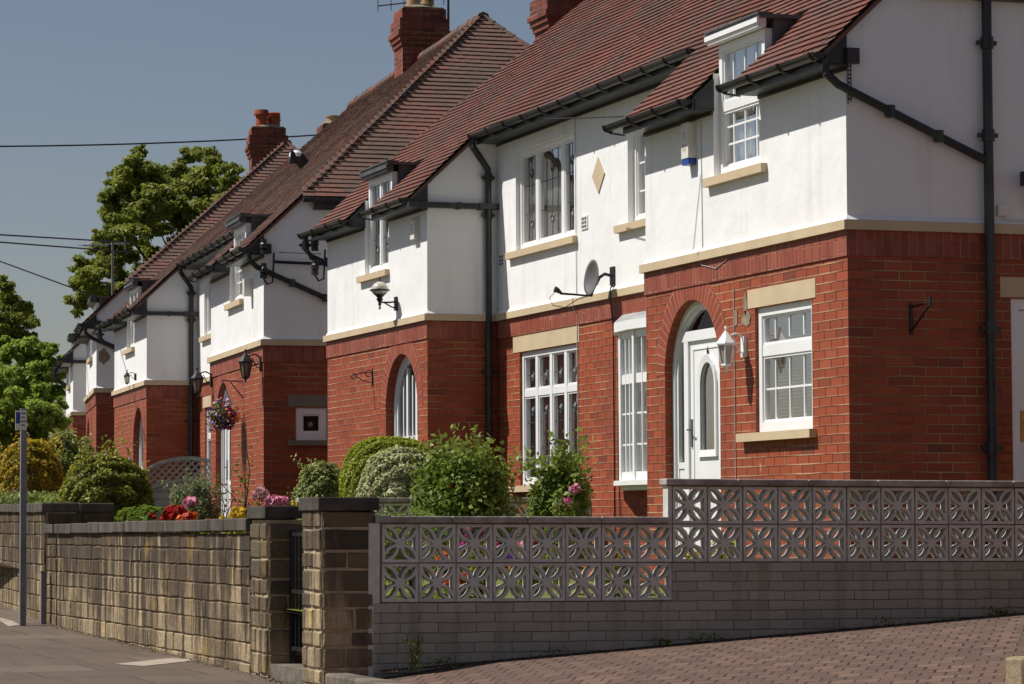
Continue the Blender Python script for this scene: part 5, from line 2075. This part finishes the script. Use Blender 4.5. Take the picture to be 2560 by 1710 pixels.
flower_plant('single pink rose standing above the red and orange roses', c.x, c.y, 1.0, .78, .14, M['leaf_rose'], M['pink'], [(0, 0, c.z - 1.0), (.04, .0, c.z - 1.01)], 54, 500, .05, r=.075)
c = at(345, 1180, Y=33.4)
flower_plant('dark red rosebud plant beside the fern', c.x, c.y, 1.0, .62, .12, M['leaf_rose'], M['redbloom'], [(0, 0, c.z - 1.0), (.05, .03, c.z - 1.03)], 55, 350, .05, r=.028)
c = at(440, 1145, Y=38)
shrub('shrub', 'grey-green shrub with small white flowers in front of the lattice panel', 'shrub', c.x, c.y, 1.0, .36, .36, 1.02, 5200, .045, M['leaf_grey'], 35, lump=.22, nl=50, shoots=24)
rs = np.random.RandomState(8)
wf = bpy.data.objects[COL.objects[-1].parent.name] if False else None
c2 = at(600, 1132, Y=31.5)
flower_plant('tall pink rose, highest of the pink roses left of the gate pier', c2.x, c2.y, 1.0, c2.z - 1.0, .16, M['leaf_rose'], M['palepink'], [(0, 0, c2.z - 1.0), (.03, .02, c2.z - 1.03), (-.03, .0, c2.z - 1.02)], 56, 450, .05, r=.075)
c2 = at(632, 1152, Y=29.5)
flower_plant('broad pink rose resting just above the left gate pier', c2.x, c2.y, 1.0, c2.z - 1.0, .14, M['leaf_rose'], M['pink'], [(-.05, 0, c2.z - 1.0), (.02, .02, c2.z - 1.0), (.07, .0, c2.z - 1.0)], 57, 450, .05, r=.07)
c2 = at(560, 1170, Y=31)
flower_plant('yellow flowers massed behind the coping left of the gate pier', c2.x, c2.y, 1.0, .6, .3, M['leaf_lime'], M['yellow'], 16, 58, 1300, .05, name='marigold_plant', r=.042)
c2 = at(655, 1157, Y=31.2)
flower_plant('yellow flowers under the broad pink rose', c2.x, c2.y, 1.0, .68, .2, M['leaf_lime'], M['yellow'], 14, 59, 700, .045, name='marigold_plant', r=.03)
# climber on the second house
rs = np.random.RandomState(61)
c = at(530, 1160, Y=40.5)
cr = empty('climbing_rose', (c.x, c.y, 1.0), 0, 'straggly climbing rose in front of the second house door', 'climber')
b = MB()
P = []
for k in range(6):
    x0, y0 = rs.uniform(-.12, .3), rs.uniform(-.2, .2)
    hh = rs.uniform(.9, 1.75)
    pts = [(x0, y0, 0), (x0 - .06, y0, hh * .4), (x0 + rs.uniform(-.1, .1), y0, hh * .75), (x0 - .16 + rs.uniform(-.1, .1), y0, hh)]
    b.tube(pts, [.012, .01, .007, .004], 5)
    for q in range(46):
        t_ = rs.uniform(0, 1) ** .8
        i = min(2, int(t_ * 3))
        f_ = t_ * 3 - i
        P.append([pts[i][j] + (pts[i + 1][j] - pts[i][j]) * f_ + rs.normal(0, .05) for j in range(3)])
b.build('stem', M['bark'], cr)
P = np.array(P)
leaf_mesh('foliage', M['leaf_rose'], cr, P, rs.normal(0, 1, P.shape) + [0, 0, .6], .06, rs, .55, np.full(len(P), .6))
c = at(620, 1140, Y=38)
cr = empty('climbing_rose', (c.x, c.y, 1.0), 0, 'thin bare rose shoots against the shaded side wall of the second house', 'climber')
b = MB()
P = []
for k in range(5):
    x0, y0 = rs.uniform(-.05, .45), rs.uniform(-.2, .2)
    hh = rs.uniform(.55, .98)
    pts = [(x0, y0, 0), (x0 + .03, y0, hh * .5), (x0 + rs.uniform(-.06, .08), y0, hh)]
    b.tube(pts, [.009, .007, .004], 5)
    for q in range(40):
        t_ = rs.uniform(.3, 1)
        i = 0 if t_ < .5 else 1
        f_ = t_ * 2 - i
        P.append([pts[i][j] + (pts[i + 1][j] - pts[i][j]) * f_ + rs.normal(0, .045) for j in range(3)])
b.build('stem', M['bark'], cr)
P = np.array(P)
leaf_mesh('foliage', M['leaf_mid'], cr, P, rs.normal(0, 1, P.shape) + [0, 0, .6], .06, rs, .55, np.full(len(P), .55))

# --- shrubs between the two front gardens
c = at(742, 1100, Y=33.6)
shrub('shrub', 'small rounded dark green bush at the left of the clipped hedge', 'shrub', c.x, c.y, 1.0, .36, .3, 1.2, 7500, .045, M['leaf_pale'], 36, nl=10, dome=(2.2, .12), shoots=3)
c = at(893, 1080, Y=32.9)
shrub('hedge', 'clipped lime-green conifer with a rounded top below the arched window', 'hedge', c.x, c.y, 1.0, .54, .46, 1.46, 24000, .05, M['leaf_lime'], 37, nl=10, asp=.45, jit=.6, stemn=4, dome=(3.2, .035))
c = at(925, 1100, Y=31.6)
shrub('shrub', 'pale cream variegated bush in front of the clipped conifer', 'shrub', c.x, c.y, .95, .5, .42, 1.36, 17000, .043, M['leaf_var'], 38, nl=10, asp=.6, dome=(2.5, .07))
c = at(1062, 1100, Y=27.6)
sb = shrub('shrub', 'large loose dark green shrub with arching shoots in the middle of the front garden', 'shrub', c.x, c.y, .88, .53, .5, 1.28, 9000, .062, M['leaf_mid'], 39, lump=.28, nl=52, shoots=60)
rs = np.random.RandomState(90)
for q in ((-.25, -.4, .95), (.42, -.2, .9), (.5, -.2, 1.05)):
    bloom(sb, *q, .016, M['redbloom'], rs, 12, 'bud')
c = at(1285, 1110, Y=25.6)
sb = shrub('rose_bush', 'leafy rose bush with one open pink rose in front of the four-light window', 'rose bush', c.x, c.y, .86, .31, .34, 1.2, 4200, .064, M['leaf_mid'], 40, lump=.26, nl=40, shoots=26)
p = at(1297, 1157, Y=25.15)
bloom(sb, p.x - c.x, p.y - c.y, p.z - .86, .06, M['magenta'], rs, 44)
bloom(sb, p.x - c.x - .02, p.y - c.y - .03, p.z - .84, .03, M['pink'], rs, 20)

# --- border plants seen through and over the pierced wall
bord = [('magenta flowers low behind the pierced wall, left of its step up', 8.1, 24.6, .55, M['magenta'], 14, 'petunia_plant'),
        ('orange flowers showing through the pierced wall below the rose bush', 7.75, 24.2, .42, M['orange'], 9, 'marigold_plant'),
        ('bright pink roses behind the last low pierced blocks', 8.55, 24.5, .5, M['pink'], 5, 'rose_plant'),
        ('purple flowers behind the pierced wall next to the magenta ones', 8.35, 24.0, .35, M['purple'], 10, 'petunia_plant'),
        ('scarlet bedding flowers lowest behind the pierced wall', 7.6, 23.6, .22, M['redbloom'], 12, 'geranium_plant'),
        ('orange-red flowers at the foot of the front door, through the pierced wall', 9.2, 24.2, .42, M['orange'], 6, 'marigold_plant'),
        ('yellow flowers in front of the brick bay, through the pierced wall', 9.75, 23.9, .4, M['yellow'], 6, 'marigold_plant'),
        ('pink rose peeping over the step in the pierced wall by the front door', 9.0, 25.0, 1.0, M['pink'], 2, 'rose_plant')]
for i, (lb, x, y, h, m_, nb, nm) in enumerate(bord):
    flower_plant(lb, x, y, gz(y), h, .2 if nm != 'rose_plant' else .16, M['leaf_mid'] if i % 2 else M['leaf_lime'], m_, nb, 70 + i, 650, .05, name=nm, r=.035 if nm != 'rose_plant' else .04)
for i, (x, y, h, w, m_, lb) in enumerate(((7.0, 25.2, .55, .35, 'leaf_lime', 'sword-leaved clump behind the second pierced block'), (7.45, 25.6, .7, .35, 'leaf_mid', 'upright green clump behind the third pierced block'), (6.75, 24.6, .8, .25, 'leaf_rose', 'dark leafy bush just behind the stone gate pier'), (8.0, 26.2, .75, .45, 'leaf_mid', 'bushy green plant behind the middle pierced blocks'), (9.95, 23.6, .5, .2, 'leaf_lime', 'little lime-green plant at the corner of the nearest house'))):
    shrub('border_plant', lb, 'plant', x, y, gz(y), w, w, h, 1500, .06, M[m_], 100 + i, lump=.3, nl=26, asp=.3, stemn=4)
# bamboo cane
p = at(838, 1060 + 90, Y=28.5)
b = MB()
b.tube([(p.x - .02, p.y, .9), (p.x + .05, p.y, p.z + .14)], .008, 5)
tag(b.build('garden_cane', M['buffpot']), 'thin pale garden cane leaning in front of the variegated bush', 'cane')

# --- hanging basket
p = at(511, 942, X=10.2)
hb = empty('hanging_basket', p, 0, 'hanging basket of purple and orange pansies on the second house', 'hanging basket')
rs = np.random.RandomState(77)
b = MB()
b.lathe((0, 0, -.2), [(.02, -.02), (.1, 0), (.16, .07), (.19, .16), (.18, .16)], 16)
b.build('basket', M['bark'], hb)
b = MB()
top = Vector((0.0, 0, .42))
for k in range(3):
    b.tube([(.18 * math.cos(k * 2.1), .18 * math.sin(k * 2.1), -.03), top], .005, 4)
b.build('chain', M['iron'], hb)
cl = [(rs.uniform(-.12, .12), rs.uniform(-.14, .14), rs.uniform(-.16, .06), .13, .15, .12) for _ in range(16)]
P, N, T = clump_pts(cl, 900 / sum((c_[3] * c_[4] * c_[5]) ** (2 / 3) for c_ in cl), rs)
leaf_mesh('foliage', M['leaf_mid'], hb, P, N, .045, rs, .6, T)
for nm, m_, n in (('pansies', 'purple', 300), ('pansies', 'lilac', 90), ('pansies', 'orange', 45), ('pansies', 'whitebloom', 40), ('pansies', 'redbloom', 40)):
    P, N, T = clump_pts(cl if m_ != 'orange' else [(.08, -.16, -.05, .12, .12, .12)], n / (sum((c_[3] * c_[4] * c_[5]) ** (2 / 3) for c_ in cl) if m_ != 'orange' else (.12 ** 2)), rs, .85)
    leaf_mesh(nm, M[m_], hb, P * 1.12, N, .05, rs, .9, T, .3)['kind'] = 'stuff'
b = MB()
b.tube([p + Vector((.32, -.1, .42)), p + Vector((-.02, 0, .44))], .01, 6)
b.tube([p + Vector((.31, -.1, .14)), p + Vector((.1, -.03, .42))], .009, 6)
b.box(p.x + .3, p.x + .325, p.y - .12, p.y - .09, p.z + .08, p.z + .48)
hk = b.build('basket_bracket', M['iron'])
tag(hk, 'iron wall bracket holding up the hanging basket', 'bracket')

# --- lattice screen on the party line of the second pair
pl, pr = at(312, 1085, Y=48.3), at(520, 1085, Y=48.3)
tr = empty('trellis_screen', (pl.x, pl.y, 0), -.0778, 'grey-green garden screen with an arched lattice top', 'fence')
Wt = (pr.x - pl.x) * 1.13
zt0, ztc = at(312, 1088, Y=48.3).z, at(420, 1046, Y=48.3).z
def ztop_(u): return zt0 + (ztc - zt0) * (1 - abs(2 * u - 1) ** 2)
def zbot_(u): return zt0 - .33 + (ztc - zt0) * .9 * (1 - abs(2 * u - 1) ** 2)
b = MB()
for f_, th in ((ztop_, .06), (zbot_, .05)):
    n = 22
    for k in range(n):
        u0, u1 = k / n, (k + 1) / n
        za, zb = f_(u0), f_(u1)
        b.add([(u0 * Wt, 0, za), (u1 * Wt, 0, zb), (u1 * Wt, 0, zb - th), (u0 * Wt, 0, za - th), (u0 * Wt, .05, za), (u1 * Wt, .05, zb), (u1 * Wt, .05, zb - th), (u0 * Wt, .05, za - th)],
              [(0, 1, 2, 3), (4, 5, 6, 7), (0, 1, 5, 4), (3, 2, 6, 7)])
for x in (0, Wt - .05):
    b.box(x, x + .05, -.003, .053, 1.0, zt0)
b.build('frame', M['greywood'], tr)
b = MB()
sp_ = .12
for sg in (-1, 1):
    k = -30
    while k < 60:
        u_prev = None
        # diagonal lath clipped between the two curved rails
        x0 = k * sp_
        seg = []
        for q in range(60):
            zq = zt0 - .4 + q * .018
            x = x0 + sg * (zq - zt0)
            u = x / Wt
            if 0.02 < u < .98 and zbot_(u) - .03 < zq < ztop_(u) - .03: seg.append((x, zq))
        if len(seg) > 1:
            a, c_ = seg[0], seg[-1]
            yo = .012 if sg > 0 else .026
            dx = .018
            b.add([(a[0] - dx, yo, a[1]), (a[0] + dx, yo, a[1]), (c_[0] + dx, yo, c_[1]), (c_[0] - dx, yo, c_[1]), (a[0] - dx, yo + .012, a[1]), (a[0] + dx, yo + .012, a[1]), (c_[0] + dx, yo + .012, c_[1]), (c_[0] - dx, yo + .012, c_[1])],
                  [(0, 1, 2, 3), (4, 5, 6, 7), (0, 3, 7, 4), (1, 2, 6, 5)])
        k += 1
b.build('lattice', M['greywood'], tr)
b = MB()
n = 22
for j in range(9):
    for k in range(n):
        u0, u1 = k / n, (k + 1) / n
        zl_, zh_ = 1.0 + j * .13, 1.0 + (j + 1) * .13
        za, zb = min(zh_, zbot_(u0) - .05), min(zh_, zbot_(u1) - .05)
        if max(za, zb) <= zl_: continue
        b.quad((u0 * Wt, .012, zl_), (u1 * Wt, .012, zl_), (u1 * Wt, .03, max(zb, zl_)), (u0 * Wt, .03, max(za, zl_)))
b.build('board_panel', M['greywood'], tr)

# --- weeds and litter at the foot of the walls
rs = np.random.RandomState(99)
p = Vector((6.62, 21.6, drive_z(6.62)))
wd = empty('weed', p, 0, 'tall seeding weed at the foot of the grey brick wall', 'weed')
b = MB()
P = []
for k in range(4):
    x1, z1 = rs.uniform(-.08, .08), rs.uniform(.18, .34)
    b.tube([(0, 0, 0), (x1 * .5, 0, z1 * .5), (x1, 0, z1)], [.006, .005, .003], 5)
    for q in range(26):
        t_ = rs.uniform(.05, 1)
        P.append((x1 * t_ + rs.normal(0, .02), rs.normal(0, .02), z1 * t_ + rs.normal(0, .012)))
b.build('stem', M['twig'], wd)
P = np.array(P)
leaf_mesh('foliage', M['leaf_pale'], wd, P, rs.normal(0, 1, P.shape), .04, rs, .5, np.full(len(P), .55))
for i in range(9):
    x = rs.uniform(6.5, 12)
    w2 = empty('weed', (x, 21.74, drive_z(x) + .01), 0, 'tiny weed tuft along the foot of the grey brick wall', 'weed', 'weed tufts along the driveway wall')
    n = 24
    P = rs.normal(0, 1, (n, 3)) * [.05, .02, .02] + [0, 0, .025]
    leaf_mesh('foliage', M['leaf_mid'], w2, P, rs.normal(0, 1, P.shape) + [0, 0, 1], .035, rs, .5, np.full(n, .4))
# dead leaves and grit gathered along the wall foot: nobody could count them
n = 5000
x = rs.uniform(6.4, 12.5, n)
y = 21.82 - np.abs(rs.normal(0, .11, n)) - .02
z = np.array([drive_z(q) for q in x]) + .006
P = np.stack([x, y, z], 1)
n2 = 700
x2 = XW - np.abs(rs.normal(0, .06, n2)) - .02
y2 = rs.uniform(22, 33, n2)
P = np.concatenate([P, np.stack([x2, y2, ground_z(y2) + .006], 1)])
M['litter'] = leafmat('dead_leaf', [(0, (.04, .03, .02)), (.6, (.12, .08, .05)), (1, (.3, .24, .16))], .05)
o = leaf_mesh('leaf_litter', M['litter'], None, P, np.tile([0, 0, 1.], (len(P), 1)), .022, rs, .7, None, .3)
tag(o, 'dead leaves and grit gathered along the foot of the walls', 'leaf litter', kind='stuff')
